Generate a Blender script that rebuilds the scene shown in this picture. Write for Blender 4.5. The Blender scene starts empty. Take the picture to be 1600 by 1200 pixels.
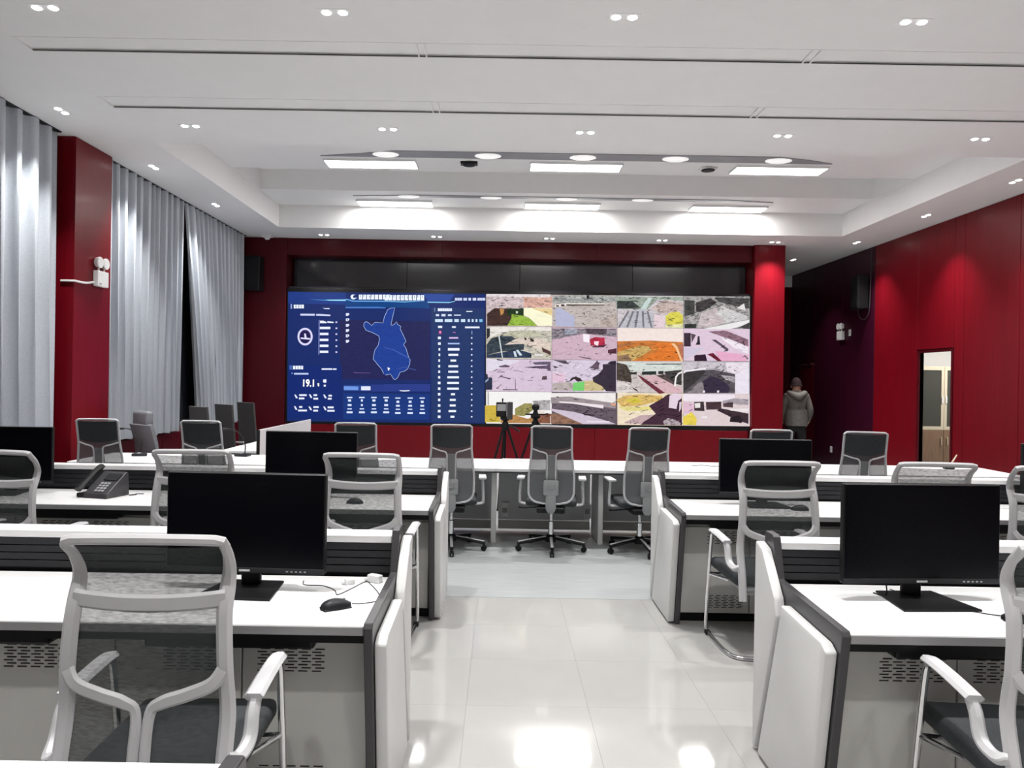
import bpy, bmesh, math, random
from mathutils import Vector, Matrix
random.seed(7)
PI = math.pi
SC = bpy.context.scene
COL = SC.collection

# ------------------------------------------------------------------ camera, world, exposure
CAM_H, FPX, ROLL = 1.62, 1150.0, 0.0166
cam = bpy.data.cameras.new('camera')
cam.sensor_fit = 'HORIZONTAL'; cam.sensor_width = 36.0
cam.lens = 36.0 * FPX / 1600.0
cam.shift_x = 16 / 1600.0; cam.shift_y = -7 / 1600.0
cam.clip_start = 0.02
camo = bpy.data.objects.new('camera', cam); COL.objects.link(camo)
right = Vector((math.cos(ROLL), 0, math.sin(ROLL))); up = Vector((-math.sin(ROLL), 0, math.cos(ROLL))); back = Vector((0, -1, 0))
m = Matrix((right, up, back)).transposed().to_4x4(); m.translation = (0, 0, CAM_H)
camo.matrix_world = m
SC.camera = camo

wd = bpy.data.worlds.new('world'); SC.world = wd; wd.use_nodes = True
wd.node_tree.nodes['Background'].inputs[0].default_value = (0.02, 0.022, 0.028, 1)
wd.node_tree.nodes['Background'].inputs[1].default_value = 0.3
SC.view_settings.view_transform = 'Standard'; SC.view_settings.look = 'None'
SC.view_settings.exposure = 0.0; SC.view_settings.gamma = 1.0
SC.view_settings.use_curve_mapping = False

PANEL_W, TWIN_W = 16.0, 10.2        # watts of a ceiling panel and of a twin downlight
CEIL, UPPER = 4.06, 4.43            # main ceiling and the raised tray above the screen end
XL, XR, YB, YF = -4.62, 6.48, 13.0, -3.2

# ------------------------------------------------------------------ materials
MATS = {}
def mat(name, col, rough=0.5, metal=0.0, var=0.06, scale=6.0, spec=0.5, stretch=(1, 1, 1), bump=0.0, coat=0.0):
    if name in MATS: return MATS[name]
    mt = bpy.data.materials.new(name); mt.use_nodes = True; nt = mt.node_tree
    b = nt.nodes['Principled BSDF']
    b.inputs['Roughness'].default_value = rough; b.inputs['Metallic'].default_value = metal
    b.inputs['Specular IOR Level'].default_value = spec
    b.inputs['Coat Weight'].default_value = coat; b.inputs['Coat Roughness'].default_value = 0.08
    tc = nt.nodes.new('ShaderNodeTexCoord'); mp = nt.nodes.new('ShaderNodeMapping'); mp.inputs['Scale'].default_value = stretch
    nz = nt.nodes.new('ShaderNodeTexNoise'); nz.inputs['Scale'].default_value = scale; nz.inputs['Detail'].default_value = 4
    rp = nt.nodes.new('ShaderNodeValToRGB')
    lo = [c * (1 - var) for c in col]; hi = [min(1, c * (1 + var)) for c in col]
    rp.color_ramp.elements[0].color = (*lo, 1); rp.color_ramp.elements[1].color = (*hi, 1)
    rp.color_ramp.elements[0].position = 0.3; rp.color_ramp.elements[1].position = 0.7
    L = nt.links.new
    L(tc.outputs['Object'], mp.inputs['Vector']); L(mp.outputs['Vector'], nz.inputs['Vector'])
    L(nz.outputs['Fac'], rp.inputs['Fac']); L(rp.outputs['Color'], b.inputs['Base Color'])
    if bump:
        bp = nt.nodes.new('ShaderNodeBump'); bp.inputs['Strength'].default_value = bump; bp.inputs['Distance'].default_value = 0.002
        L(nz.outputs['Fac'], bp.inputs['Height']); L(bp.outputs['Normal'], b.inputs['Normal'])
    MATS[name] = mt
    return mt
def emis(name, col, strength):
    if name in MATS: return MATS[name]
    mt = bpy.data.materials.new(name); mt.use_nodes = True; nt = mt.node_tree
    b = nt.nodes['Principled BSDF']; b.inputs['Base Color'].default_value = (0.8, 0.8, 0.8, 1)
    b.inputs['Emission Color'].default_value = (*col, 1); b.inputs['Emission Strength'].default_value = strength
    mt.cycles.emission_sampling = 'NONE'
    MATS[name] = mt
    return mt
def s2l(r, g, b):
    f = lambda v: (v / 255 / 12.92) if v <= 10 else ((v / 255 + 0.055) / 1.055) ** 2.4
    return (f(r), f(g), f(b))

M_CEIL = mat('ceiling_paint', (0.86, 0.855, 0.85), 0.8, var=0.01)
M_WHITE = mat('white_laminate', (0.88, 0.88, 0.89), 0.32, var=0.015, scale=3)
M_PANELW = mat('white_side_panel', (0.74, 0.74, 0.74), 0.4, var=0.02)
M_EDGE = mat('grey_edging', (0.36, 0.36, 0.37), 0.5)
M_FRAME = mat('dark_grey_frame', (0.052, 0.050, 0.055), 0.36, var=0.08)
M_SLAT = mat('charcoal_slat', (0.015, 0.016, 0.020), 0.42, var=0.1, spec=0.3)
M_BLACK = mat('black_plastic', (0.006, 0.006, 0.007), 0.45, var=0.1, spec=0.3)
M_GLOSSB = mat('black_screen_glass', (0.0022, 0.0022, 0.004), 0.25, var=0.05, spec=0.12)
M_CAB = mat('grey_cabinet_steel', (0.60, 0.60, 0.575), 0.42, var=0.03)
M_SLOT = mat('vent_shadow', (0.02, 0.02, 0.02), 0.8)  # near-black for the vent slots and the painted shadow strips
M_CHAIR = mat('light_grey_chair_plastic', (0.60, 0.60, 0.62), 0.42, var=0.03)
M_CHAIRD = mat('grey_chair_plastic', (0.33, 0.34, 0.35), 0.45, var=0.03)
M_SPINE = mat('mid_grey_chair_plastic', (0.19, 0.195, 0.205), 0.45, var=0.03)
M_SEAT = mat('dark_seat_fabric', (0.045, 0.05, 0.055), 0.9, var=0.2, scale=120)
M_STRIP = mat('polished_strip', (0.8, 0.8, 0.82), 0.3, 0.55, var=0.02)
M_CHROME = mat('chrome', (0.75, 0.75, 0.76), 0.12, 1.0, var=0.02)
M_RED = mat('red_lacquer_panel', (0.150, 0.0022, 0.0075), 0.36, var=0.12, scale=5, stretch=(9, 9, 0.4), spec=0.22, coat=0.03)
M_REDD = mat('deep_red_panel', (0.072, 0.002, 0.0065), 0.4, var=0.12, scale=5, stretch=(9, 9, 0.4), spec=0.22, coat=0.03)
M_REDP = mat('darker_far_panel', (0.034, 0.0025, 0.012), 0.4, var=0.12, scale=5, stretch=(9, 9, 0.4), spec=0.22, coat=0.03)  # same panel finish in a darker, purpler tone, used at the far end
M_BLKPAN = mat('black_gloss_panel', (0.012, 0.010, 0.014), 0.16, var=0.05, coat=0.3)
M_CURT = mat('grey_curtain_cloth', (0.45, 0.48, 0.525), 0.85, var=0.05, scale=60)
M_TILE = mat('polished_pale_tile', (0.405, 0.402, 0.392), 0.07, var=0.025, scale=2.5, spec=0.55)
M_VINYL = mat('grey_wood_grain_vinyl', (0.36, 0.38, 0.385), 0.34, var=0.13, scale=7, stretch=(0.5, 11, 1))
M_GROUT = mat('tile_joint', (0.38, 0.378, 0.37), 0.5)
M_OFFW = mat('off_white_wall', (0.78, 0.77, 0.75), 0.8, var=0.02)
M_LAMPW = mat('lamp_white_plastic', (0.82, 0.82, 0.82), 0.4, var=0.02)
M_WOOD = mat('brown_wood_laminate', (0.20, 0.12, 0.075), 0.45, var=0.2, scale=6, stretch=(8, 8, 0.6))
M_BEIGE = mat('beige_metal_frame', (0.55, 0.48, 0.36), 0.5, var=0.04)
M_JACKET = mat('grey_jacket_cloth', (0.115, 0.108, 0.10), 0.9, var=0.15, scale=30)
M_TROUSER = mat('black_trouser_cloth', (0.01, 0.01, 0.012), 0.9, var=0.2, scale=30)
M_SKIN = mat('skin', (0.45, 0.27, 0.19), 0.55, var=0.06)
M_HAIR = mat('dark_red_knit', (0.018, 0.004, 0.006), 0.9, var=0.3, scale=60)
M_LEATHER = mat('grey_leather', (0.16, 0.165, 0.18), 0.5, var=0.06)
M_DARKCH = mat('charcoal_chair_fabric', (0.055, 0.052, 0.052), 0.8, var=0.15, scale=80)
M_NIGHT = mat('dark_window_glass', (0.006, 0.007, 0.010), 0.08, var=0.05)
M_GREYB = mat('grey_modesty_panel', (0.70, 0.71, 0.73), 0.5, var=0.03)
M_SLOTD = mat('slot_dark_grey', (0.30, 0.30, 0.32), 0.5, var=0.05)
M_LIT = emis('lamp_diffuser', (1.0, 0.985, 0.96), 9.0)
M_SPOTLIT = emis('downlight_lens', (1.0, 0.98, 0.95), 14.0)
M_DISC = emis('soft_disc_glow', (1.0, 0.985, 0.96), 0.55)  # weak glow for the discs that imitate bright spots in the slots
def mesh_fabric(name, col, through, sc):
    mt = bpy.data.materials.new(name); mt.use_nodes = True; nt = mt.node_tree; L = nt.links.new
    b = nt.nodes['Principled BSDF']; out = nt.nodes['Material Output']
    b.inputs['Base Color'].default_value = (*col, 1); b.inputs['Roughness'].default_value = 0.7
    tr = nt.nodes.new('ShaderNodeBsdfTransparent'); mx = nt.nodes.new('ShaderNodeMixShader')
    tc = nt.nodes.new('ShaderNodeTexCoord'); mp = nt.nodes.new('ShaderNodeMapping'); mp.inputs['Scale'].default_value = (1, 1, 5)
    nz = nt.nodes.new('ShaderNodeTexNoise'); nz.inputs['Scale'].default_value = sc; nz.inputs['Detail'].default_value = 3
    mr = nt.nodes.new('ShaderNodeMapRange'); mr.inputs[1].default_value = 0.3; mr.inputs[2].default_value = 0.7
    mr.inputs[3].default_value = through - 0.09; mr.inputs[4].default_value = through + 0.09
    L(tc.outputs['Object'], mp.inputs['Vector']); L(mp.outputs['Vector'], nz.inputs['Vector']); L(nz.outputs['Fac'], mr.inputs[0])
    L(mr.outputs[0], mx.inputs['Fac']); L(b.outputs[0], mx.inputs[1]); L(tr.outputs[0], mx.inputs[2]); L(mx.outputs[0], out.inputs['Surface'])
    MATS[name] = mt
    return mt
M_MESH = mesh_fabric('chair_mesh_fabric', (0.042, 0.050, 0.052), 0.28, 45)
M_MESHD = mesh_fabric('dense_head_mesh', (0.035, 0.04, 0.045), 0.10, 60)
M_MESHL = mesh_fabric('light_chair_mesh_fabric', (0.14, 0.145, 0.155), 0.17, 60)
def glass(name):
    mt = bpy.data.materials.new(name); mt.use_nodes = True; nt = mt.node_tree; L = nt.links.new
    b = nt.nodes['Principled BSDF']; out = nt.nodes['Material Output']
    b.inputs['Base Color'].default_value = (0.05, 0.055, 0.05, 1); b.inputs['Roughness'].default_value = 0.08
    tr = nt.nodes.new('ShaderNodeBsdfTransparent'); mx = nt.nodes.new('ShaderNodeMixShader'); mx.inputs['Fac'].default_value = 0.45
    L(b.outputs[0], mx.inputs[1]); L(tr.outputs[0], mx.inputs[2]); L(mx.outputs[0], out.inputs['Surface'])
    MATS[name] = mt
    return mt
M_GLASS = glass('cabinet_glass')

# ------------------------------------------------------------------ mesh helpers
class MB:
    def __init__(s): s.bm = bmesh.new()
    def box(s, x0, x1, y0, y1, z0, z1, bev=0.0, seg=2, M=None):
        t = bmesh.new()
        vs = [t.verts.new((x, y, z)) for x in (min(x0, x1), max(x0, x1)) for y in (y0, y1) for z in (z0, z1)]
        for q in ((0, 1, 3, 2), (4, 6, 7, 5), (0, 4, 5, 1), (2, 3, 7, 6), (0, 2, 6, 4), (1, 5, 7, 3)): t.faces.new([vs[i] for i in q])
        if bev > 0: bmesh.ops.bevel(t, geom=list(t.edges), offset=bev, segments=seg, profile=0.5, affect='EDGES')
        return s._add(t, M)
    def _add(s, t, M=None):
        if M is not None: bmesh.ops.transform(t, matrix=M, verts=t.verts)
        me = bpy.data.meshes.new('tmp'); t.to_mesh(me); t.free(); s.bm.from_mesh(me); bpy.data.meshes.remove(me)
        return s
    def prism(s, pts, axis, a0, a1, bev=0.0, M=None):
        """polygon in the two remaining axes (in order), extruded along axis from a0 to a1"""
        t = bmesh.new()
        def P(p, a):
            return {'x': (a, p[0], p[1]), 'y': (p[0], a, p[1]), 'z': (p[0], p[1], a)}[axis]
        v0 = [t.verts.new(P(p, a0)) for p in pts]; v1 = [t.verts.new(P(p, a1)) for p in pts]
        t.faces.new(v0); t.faces.new(list(reversed(v1))); n = len(pts)
        for i in range(n): t.faces.new([v0[i], v1[i], v1[(i + 1) % n], v0[(i + 1) % n]])
        bmesh.ops.recalc_face_normals(t, faces=t.faces)
        if bev > 0: bmesh.ops.bevel(t, geom=list(t.edges), offset=bev, segments=2, profile=0.5, affect='EDGES')
        return s._add(t, M)
    def tube(s, pts, r, n=10, smooth=0, cap=True, flat=1.0, ref=None):
        """sweep a circle (or an ellipse, flat = second axis / first) along points; r a number or a list"""
        pts = [Vector(p) for p in pts]
        rs = list(r) if isinstance(r, (list, tuple)) else [r] * len(pts)
        if smooth:
            P, R = [], []
            for i in range(len(pts) - 1):
                p0, p1, p2, p3 = pts[max(i - 1, 0)], pts[i], pts[i + 1], pts[min(i + 2, len(pts) - 1)]
                for k in range(smooth):
                    t = k / smooth
                    P.append(0.5 * ((2 * p1) + (p2 - p0) * t + (2 * p0 - 5 * p1 + 4 * p2 - p3) * t * t + (3 * p1 - p0 - 3 * p2 + p3) * t ** 3))
                    R.append(rs[i] * (1 - t) + rs[i + 1] * t)
            P.append(pts[-1]); R.append(rs[-1]); pts, rs = P, R
        t = bmesh.new(); rings = []
        nrm = None
        for i, p in enumerate(pts):
            d = (pts[min(i + 1, len(pts) - 1)] - pts[max(i - 1, 0)]).normalized()
            if nrm is None:
                a = Vector(ref) if ref else (Vector((0, 0, 1)) if abs(d.z) < 0.9 else Vector((1, 0, 0)))
                nrm = (a - d * a.dot(d)).normalized()
            else: nrm = (nrm - d * nrm.dot(d)).normalized()
            bn = d.cross(nrm)
            rings.append([t.verts.new(p + (nrm * math.cos(2 * PI * k / n) + bn * flat * math.sin(2 * PI * k / n)) * rs[i]) for k in range(n)])
        for a, b in zip(rings, rings[1:]):
            for k in range(n): t.faces.new([a[k], a[(k + 1) % n], b[(k + 1) % n], b[k]])
        if cap: t.faces.new(list(reversed(rings[0]))); t.faces.new(rings[-1])
        bmesh.ops.recalc_face_normals(t, faces=t.faces)
        return s._add(t)
    def lathe(s, prof, n=20, c=(0, 0, 0), M=None):
        t = bmesh.new(); rings = []
        for r, z in prof: rings.append([t.verts.new((c[0] + r * math.cos(2 * PI * k / n), c[1] + r * math.sin(2 * PI * k / n), c[2] + z)) for k in range(n)])
        for a, b in zip(rings, rings[1:]):
            for k in range(n): t.faces.new([a[k], a[(k + 1) % n], b[(k + 1) % n], b[k]])
        t.faces.new(list(reversed(rings[0]))); t.faces.new(rings[-1])
        bmesh.ops.recalc_face_normals(t, faces=t.faces)
        return s._add(t, M)
    def ell(s, c, r, n=16, M=None):
        t = bmesh.new(); bmesh.ops.create_uvsphere(t, u_segments=n, v_segments=n * 2 // 3, radius=1.0)
        bmesh.ops.transform(t, matrix=Matrix.Translation(c) @ Matrix.Diagonal((*r, 1)), verts=t.verts)
        return s._add(t, M)
    def grid(s, P, thick=0.0):
        """P[i][j] points -> surface"""
        t = bmesh.new(); V = [[t.verts.new(p) for p in row] for row in P]
        for i in range(len(V) - 1):
            for j in range(len(V[0]) - 1): t.faces.new([V[i][j], V[i + 1][j], V[i + 1][j + 1], V[i][j + 1]])
        bmesh.ops.recalc_face_normals(t, faces=t.faces)
        if thick: bmesh.ops.solidify(t, geom=list(t.faces), thickness=thick)
        return s._add(t)
    def quad(s, a, b, c, d):
        s.bm.faces.new([s.bm.verts.new(p) for p in (a, b, c, d)]); return s
    def mesh(s, name, material, smooth=False):
        me = bpy.data.meshes.new(name); s.bm.to_mesh(me); s.bm.free()
        me.materials.append(material)
        if smooth:
            me.shade_smooth()
            try: me.set_sharp_from_angle(angle=math.radians(38))
            except Exception: pass
        return me
    def build(s, name, material, parent=None, smooth=False, stuff=False, label=None):
        return obj(name, s.mesh(name, material, smooth), parent, stuff, label)
def obj(name, me, parent=None, stuff=False, label=None):
    o = bpy.data.objects.new(name, me); COL.objects.link(o)
    if parent is not None: o.parent = parent
    if stuff: o['kind'] = 'stuff'
    if label: o['label'] = label
    return o
def thing(name, label, cat, loc=(0, 0, 0), rz=0.0, group=None):
    o = bpy.data.objects.new(name, None); COL.objects.link(o); o.empty_display_size = 0.05
    o.location = loc; o.rotation_euler = (0, 0, rz)
    return tag(o, label, cat, group)
def tag(o, label, cat, group=None):
    o['label'] = label; o['category'] = cat
    if group: o['group'] = group
    return o
def struct(o):
    o['kind'] = 'structure'; return o
def dup(root, loc, rz, label, group=None):
    def rec(o, par):
        c = o.copy(); COL.objects.link(c); c.parent = par
        for ch in o.children: rec(ch, c)
        return c
    r = rec(root, None); r.location = loc; r.rotation_euler = (0, 0, rz)
    r['label'] = label
    if group: r['group'] = group
    return r
class Proto:
    """first placement uses the original, the others copies"""
    def __init__(s, make): s.make = make; s.o = None
    def put(s, loc, rz, label, group=None):
        if s.o is None:
            s.o = s.make(); s.o.location = loc; s.o.rotation_euler = (0, 0, rz); s.o['label'] = label
            if group: s.o['group'] = group
            return s.o
        return dup(s.o, loc, rz, label, group)
ORD = ['first', 'second', 'third', 'fourth', 'fifth', 'sixth', 'seventh', 'eighth']

# ------------------------------------------------------------------ floor
slab = MB().box(XL - 0.1, XR + 0.1, YF - 0.1, 5.47, -0.12, -0.006).build('floor', M_GROUT); struct(slab)
TS = 0.605
tile_me = MB().box(0.0004, TS - 0.0004, 0.0004, TS - 0.0004, -0.006, 0.0).mesh('tile', M_TILE)
ys = [5.47 - TS * (k + 1) for k in range(12)]
nx = int((XR - XL) / TS) + 1
for iy, y in enumerate(ys):
    for ix in range(nx):
        x = -3.78 + TS * (ix - 1)
        if x + TS > XR or x < XL: continue
        o = obj('tile', tile_me, slab); o.location = (x, y, 0)
vinyl = MB().box(XL - 0.1, XR + 0.1, 5.475, 16.8, -0.12, 0.0).build('floor_vinyl', M_VINYL); struct(vinyl)

# ------------------------------------------------------------------ ceiling
def holed(mb, x0, x1, y0, y1, z, holes):
    xs = sorted({x0, x1, *[h[0] for h in holes], *[h[1] for h in holes]}); yy = sorted({y0, y1, *[h[2] for h in holes], *[h[3] for h in holes]})
    for a, b in zip(xs, xs[1:]):
        for c, d in zip(yy, yy[1:]):
            mx, my = (a + b) / 2, (c + d) / 2
            if any(h[0] < mx < h[1] and h[2] < my < h[3] for h in holes): continue
            mb.quad((a, c, z), (a, d, z), (b, d, z), (b, c, z))
def sides(mb, h, z0, z1):
    x0, x1, y0, y1 = h
    mb.quad((x0, y0, z0), (x1, y0, z0), (x1, y0, z1), (x0, y0, z1)); mb.quad((x1, y1, z0), (x0, y1, z0), (x0, y1, z1), (x1, y1, z1))
    mb.quad((x0, y1, z0), (x0, y0, z0), (x0, y0, z1), (x0, y1, z1)); mb.quad((x1, y0, z0), (x1, y1, z0), (x1, y1, z1), (x1, y0, z1))
TRAY = (-3.70, 5.55, 7.80, 12.08); TRENCH = (-3.68, 5.53, 9.95, 11.08)
SL = [(-3.60, 5.20, y, y + w) for y, w in ((6.50, 0.26), (5.37, 0.22), (3.3, 0.22), (1.6, 0.22))]
cb = MB()
holed(cb, XL - 0.1, XR + 0.1, YF - 0.1, 16.8, CEIL, [TRAY] + SL)
for h in SL:
    sides(cb, h, CEIL, CEIL + 0.014); holed(cb, *h, CEIL + 0.014, [])
sides(cb, TRAY, CEIL, UPPER); holed(cb, *TRAY, UPPER, [TRENCH])
sides(cb, TRENCH, UPPER, UPPER + 0.30); holed(cb, *TRENCH, UPPER + 0.30, [])
cb.box(XL - 0.1, XR + 0.1, YF - 0.1, 16.8, 4.85, 4.95)
ceil = cb.build('ceiling', M_CEIL); struct(ceil)
# linear slot diffusers in the lower ceiling
for k, (h, nm) in enumerate(zip(SL, ('long ceiling slot diffuser nearer the raised ceiling tray', 'long ceiling slot diffuser nearer the camera, farther from the raised tray',
                                     'ceiling slot diffuser above the front desks', 'ceiling slot diffuser above the camera'))):
    t = thing('slot_diffuser', nm, 'air vent', ((h[0] + h[1]) / 2, (h[2] + h[3]) / 2, CEIL), 0, 'ceiling slot diffusers')
    hx, hy = (h[1] - h[0]) / 2, (h[3] - h[2]) / 2
    mb = MB(); mb.box(-hx, hx, hy - 0.010, hy - 0.002, 0.0, 0.004); mb.build('shadow_strip', M_SLOT, t)  # thin dark strip painted in as the shadow line of the far edge
    mb = MB()
    mb.box(-hx - 0.012, hx + 0.012, -hy - 0.012, -hy, -0.003, 0.0).box(-hx - 0.012, hx + 0.012, hy, hy + 0.014, -0.003, 0.0)
    mb.box(-hx - 0.012, -hx, -hy, hy, -0.003, 0.0).box(hx, hx + 0.012, -hy, hy, -0.003, 0.0)
    mb.build('frame', M_CEIL, t)
    for x in (-0.64, 2.27):
        xx = x - (h[0] + h[1]) / 2
        MB().box(xx - 0.035, xx - 0.023, -hy, hy, -0.002, 0.013).build('divider', M_CEIL, t)
        MB().box(xx + 0.023, xx + 0.035, -hy, hy, -0.002, 0.013).build('divider', M_CEIL, t)

def area_light(name, parent, sx, sy, watts, z, col=(1, 0.985, 0.96), spread=PI):
    l = bpy.data.lights.new(name, 'AREA'); l.shape = 'RECTANGLE'; l.size = sx; l.size_y = sy; l.energy = watts; l.color = col; l.spread = spread
    o = bpy.data.objects.new(name, l); COL.objects.link(o); o.parent = parent; o.location = (0, 0, z)
    return o
# panel lamps in the raised tray
panel_parts = {}
panel_parts['frame'] = None
def make_panel():
    t = thing('panel_lamp', '', 'ceiling lamp', (0, 0, 0))
    mb = MB(); a, b = 0.60, 0.175
    mb.box(-a, a, -b, -b + 0.015, -0.03, 0).box(-a, a, b - 0.015, b, -0.03, 0).box(-a, -a + 0.015, -b + 0.015, b - 0.015, -0.03, 0).box(a - 0.015, a, -b + 0.015, b - 0.015, -0.03, 0)
    mb.build('frame', M_LAMPW, t)
    MB().box(-a + 0.016, a - 0.016, -b + 0.016, b - 0.016, -0.026, -0.004).build('diffuser', M_LIT, t)
    return t
PP = Proto(make_panel)
for r_, (y, rn) in enumerate(((9.63, 'row of three nearer the camera'), (11.80, 'row of three farther back'))):
    for k, x in enumerate((-1.75, 0.92, 3.57)):
        o = PP.put((x, y, UPPER), 0, 'glowing panel lamp, %s in the %s' % (('left one', 'middle one', 'right one')[k], rn), 'panel lamps in the raised ceiling tray')
        area_light('panel_light', o, 1.16, 0.32, PANEL_W, -0.034)
# dark slots; glowing discs stand in for the soft bright spots along them
for k, (y, w, lab, xs_) in enumerate(((9.22, 0.125, 'dark tapered ceiling slot before the near row of panel lamps', (-1.50, -0.22, 0.97, 2.13, 3.42)),
                                 (11.33, 0.055, 'dark tapered ceiling slot before the far row of panel lamps', (-1.48, -0.21, 0.95, 2.12)))):
    t = thing('linear_slot', lab, 'air vent', (0.9, y, UPPER), 0, 'dark slots in the ceiling tray')
    pts = [(-3.25, w), (-2.7, 0.0), (-2.3, -w), (2.5, -w), (2.95, 0.0), (3.25, w)]
    MB().prism(pts, 'z', -0.012, 0.0).build('slot', M_SLOTD, t)
    for j, x in enumerate(xs_):
        d = MB().lathe([(0.0005, -0.022), (0.12, -0.019), (0.165, -0.006), (0.165, 0.0)], 24).mesh('glow_disc', M_DISC, True)
        o = obj('glow_disc', d); o.location = (x, y, UPPER - 0.0125); o.scale = (1, 0.62 if k == 0 else 0.33, 1)
        tag(o, 'soft glowing disc, %s from left in the %s dark ceiling slot' % (ORD[j], ('near', 'far')[k]), 'ceiling lamp', 'glowing discs in the dark slots')
# small ceiling devices
for x, y, lab in ((-0.47, 9.55, 'small black ceiling sensor between the left and middle panel lamps'), (2.65, 9.62, 'small black and white ceiling sensor between the middle and right panel lamps')):
    t = thing('ceiling_sensor', lab, 'sensor', (x, y, UPPER), 0, 'ceiling sensors')
    MB().box(-0.11, 0.11, -0.06, 0.06, -0.03, 0, 0.006).build('housing', M_LAMPW if x > 0 else M_BLACK, t)
    MB().lathe([(0.02, -0.050), (0.05, -0.048), (0.080, -0.042), (0.09, -0.03)], 20).build('dome', M_BLACK, t, True)
# twin downlights
def make_twin():
    t = thing('twin_downlight', '', 'downlight', (0, 0, 0))
    MB().box(-0.105, 0.105, -0.05, 0.05, -0.003, 0, 0.001).build('frame', M_LAMPW, t)
    for s in (-1, 1):
        MB().lathe([(0.001, -0.010), (0.024, -0.009), (0.032, -0.0032)], 16, (s * 0.055, 0, 0)).build('lamp', M_SPOTLIT, t, True)
    return t
TW = Proto(make_twin)
GX = [-3.10, -1.16, 0.78, 2.72, 4.66]
rows = [(4.93, 'in the ceiling row nearest the camera', GX[:4] + [4.66]), (7.23, 'in the ceiling row before the raised tray', GX), (12.66, 'in the ceiling row above the video wall', GX),
        (2.7, 'in the row over the front desks', GX), (0.5, 'in the row over the camera', GX), (-1.7, 'in the row behind the camera', GX)]
for y, rn, xs_ in rows:
    for k, x in enumerate(xs_):
        o = TW.put((x, y, CEIL), 0, 'twin recessed downlight, %s from left %s' % (ORD[k], rn), 'twin ceiling downlights')
        area_light('twin_light', o, 0.2, 0.09, TWIN_W, -0.02, spread=math.radians(84))
for x, yy, side in ((-4.15, (6.87, 8.69, 10.57), 'beside the curtains'), (6.02, (6.8, 8.68, 10.51, 12.57, 14.42), 'beside the right red wall')):
    for k, y in enumerate(yy):
        o = TW.put((x if y < 14 else 5.67, y, CEIL), PI / 2, 'lengthwise twin downlight %s, %s from the camera' % (side, ORD[k]), 'twin ceiling downlights')
        area_light('twin_light', o, 0.2, 0.09, TWIN_W * (0.8 if y < 13.5 else 0.08), -0.02, spread=math.radians(84))

# ------------------------------------------------------------------ walls
WT = 0.055
def panel_wall_y(parent, x, edges, z0, z1, m, thick=0.02, side=1, name='panel'):
    for a, b in zip(edges, edges[1:]):
        MB().box(x, x - side * thick, a + 0.003, b - 0.003, z0, z1, 0.003, 1).build(name, m, parent)
# right wall with a doorway at Y 10.62..11.44
DY0, DY1, DZ = 10.62, 11.44, 2.14
wr = MB()
XW = XR + 0.02
wr.box(XW, XW + WT, YF, DY0, 0, CEIL).box(XW, XW + WT, DY1, 15.30, 0, CEIL).box(XW, XW + WT, DY0, DY1, DZ, CEIL)
wr.box(XW, XW + WT, 15.30, 16.7, 0, CEIL)
wall_r = wr.build('wall_right', M_REDD); struct(wall_r)
panel_wall_y(wall_r, XW, [-3.1, -1.9, -0.8, 0.33, 1.45, 2.56, 3.67, 4.79, 5.9, 7.01, 8.12, 9.23, 10.34], 0.0, CEIL - 0.004, M_RED)
panel_wall_y(wall_r, XW, [10.34, DY0 - 0.05], 0, CEIL - 0.004, M_RED); panel_wall_y(wall_r, XW, [DY1 + 0.05, 12.83], 0, CEIL - 0.004, M_RED)
panel_wall_y(wall_r, XW, [DY0 - 0.05, DY1 + 0.05], DZ + 0.05, CEIL - 0.004, M_RED)
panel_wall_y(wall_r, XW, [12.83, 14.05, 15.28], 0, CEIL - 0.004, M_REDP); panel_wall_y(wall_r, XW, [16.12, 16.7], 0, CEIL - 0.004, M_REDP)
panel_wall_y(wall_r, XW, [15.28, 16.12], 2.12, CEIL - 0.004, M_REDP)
# doorway frame
d1 = MB()
d1.box(XW - 0.025, XW + WT, DY0 - 0.045, DY0, 0, DZ + 0.045).box(XW - 0.025, XW + WT, DY1, DY1 + 0.045, 0, DZ + 0.045).box(XW - 0.025, XW + WT, DY0, DY1, DZ, DZ + 0.045)
door1 = d1.build('door_1', M_REDD); struct(door1)
MB().box(XW - 0.032, XW - 0.024, DY0 - 0.045, DY1 + 0.045, DZ + 0.038, DZ + 0.046).build('trim_strip', M_CHROME, door1)
# closed door in the dim passage
d2 = MB().box(XW - 0.012, XW + 0.0, 15.30, 16.10, 0.0, 2.08, 0.004, 1).build('door_2', M_REDD); struct(d2)
MB().box(XW - 0.05, XW - 0.014, 15.42, 15.98, 2.03, 2.075, 0.004, 1).build('door_closer', M_CHROME, d2)
MB().tube([(XW - 0.045, 15.95, 1.9), (XW - 0.045, 15.95, 2.02)], 0.008).build('closer_arm', M_CHROME, d2)
MB().tube([(XW - 0.02, 15.4, 1.02), (XW - 0.06, 15.4, 1.02), (XW - 0.06, 15.52, 1.02)], 0.01).build('door_handle', M_CHROME, d2)
# room behind the doorway
side = MB()
side.box(XW + WT, 9.6, 9.3, 9.4, 0, 3.0).box(XW + WT, 9.6, 14.05, 14.15, 0, 3.0).box(9.6, 9.7, 9.3, 14.15, 0, 3.0).box(XW + WT, 9.7, 9.3, 14.15, 2.9, 3.0)
struct(side.build('wall_side_room', M_OFFW))
struct(MB().box(XW, 9.7, 9.3, 14.15, -0.1, 0.0).build('floor_side_room', M_VINYL))
t = thing('side_room_lamp', 'square ceiling lamp in the room behind the doorway', 'ceiling lamp', (8.2, 12.2, 2.9))
MB().box(-0.3, 0.3, -0.3, 0.3, -0.03, 0, 0.004).build('housing', M_LAMPW, t); MB().box(-0.27, 0.27, -0.27, 0.27, -0.036, -0.031).build('diffuser', M_LIT, t)
area_light('side_room_light', t, 0.5, 0.5, 70, -0.045)
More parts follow.
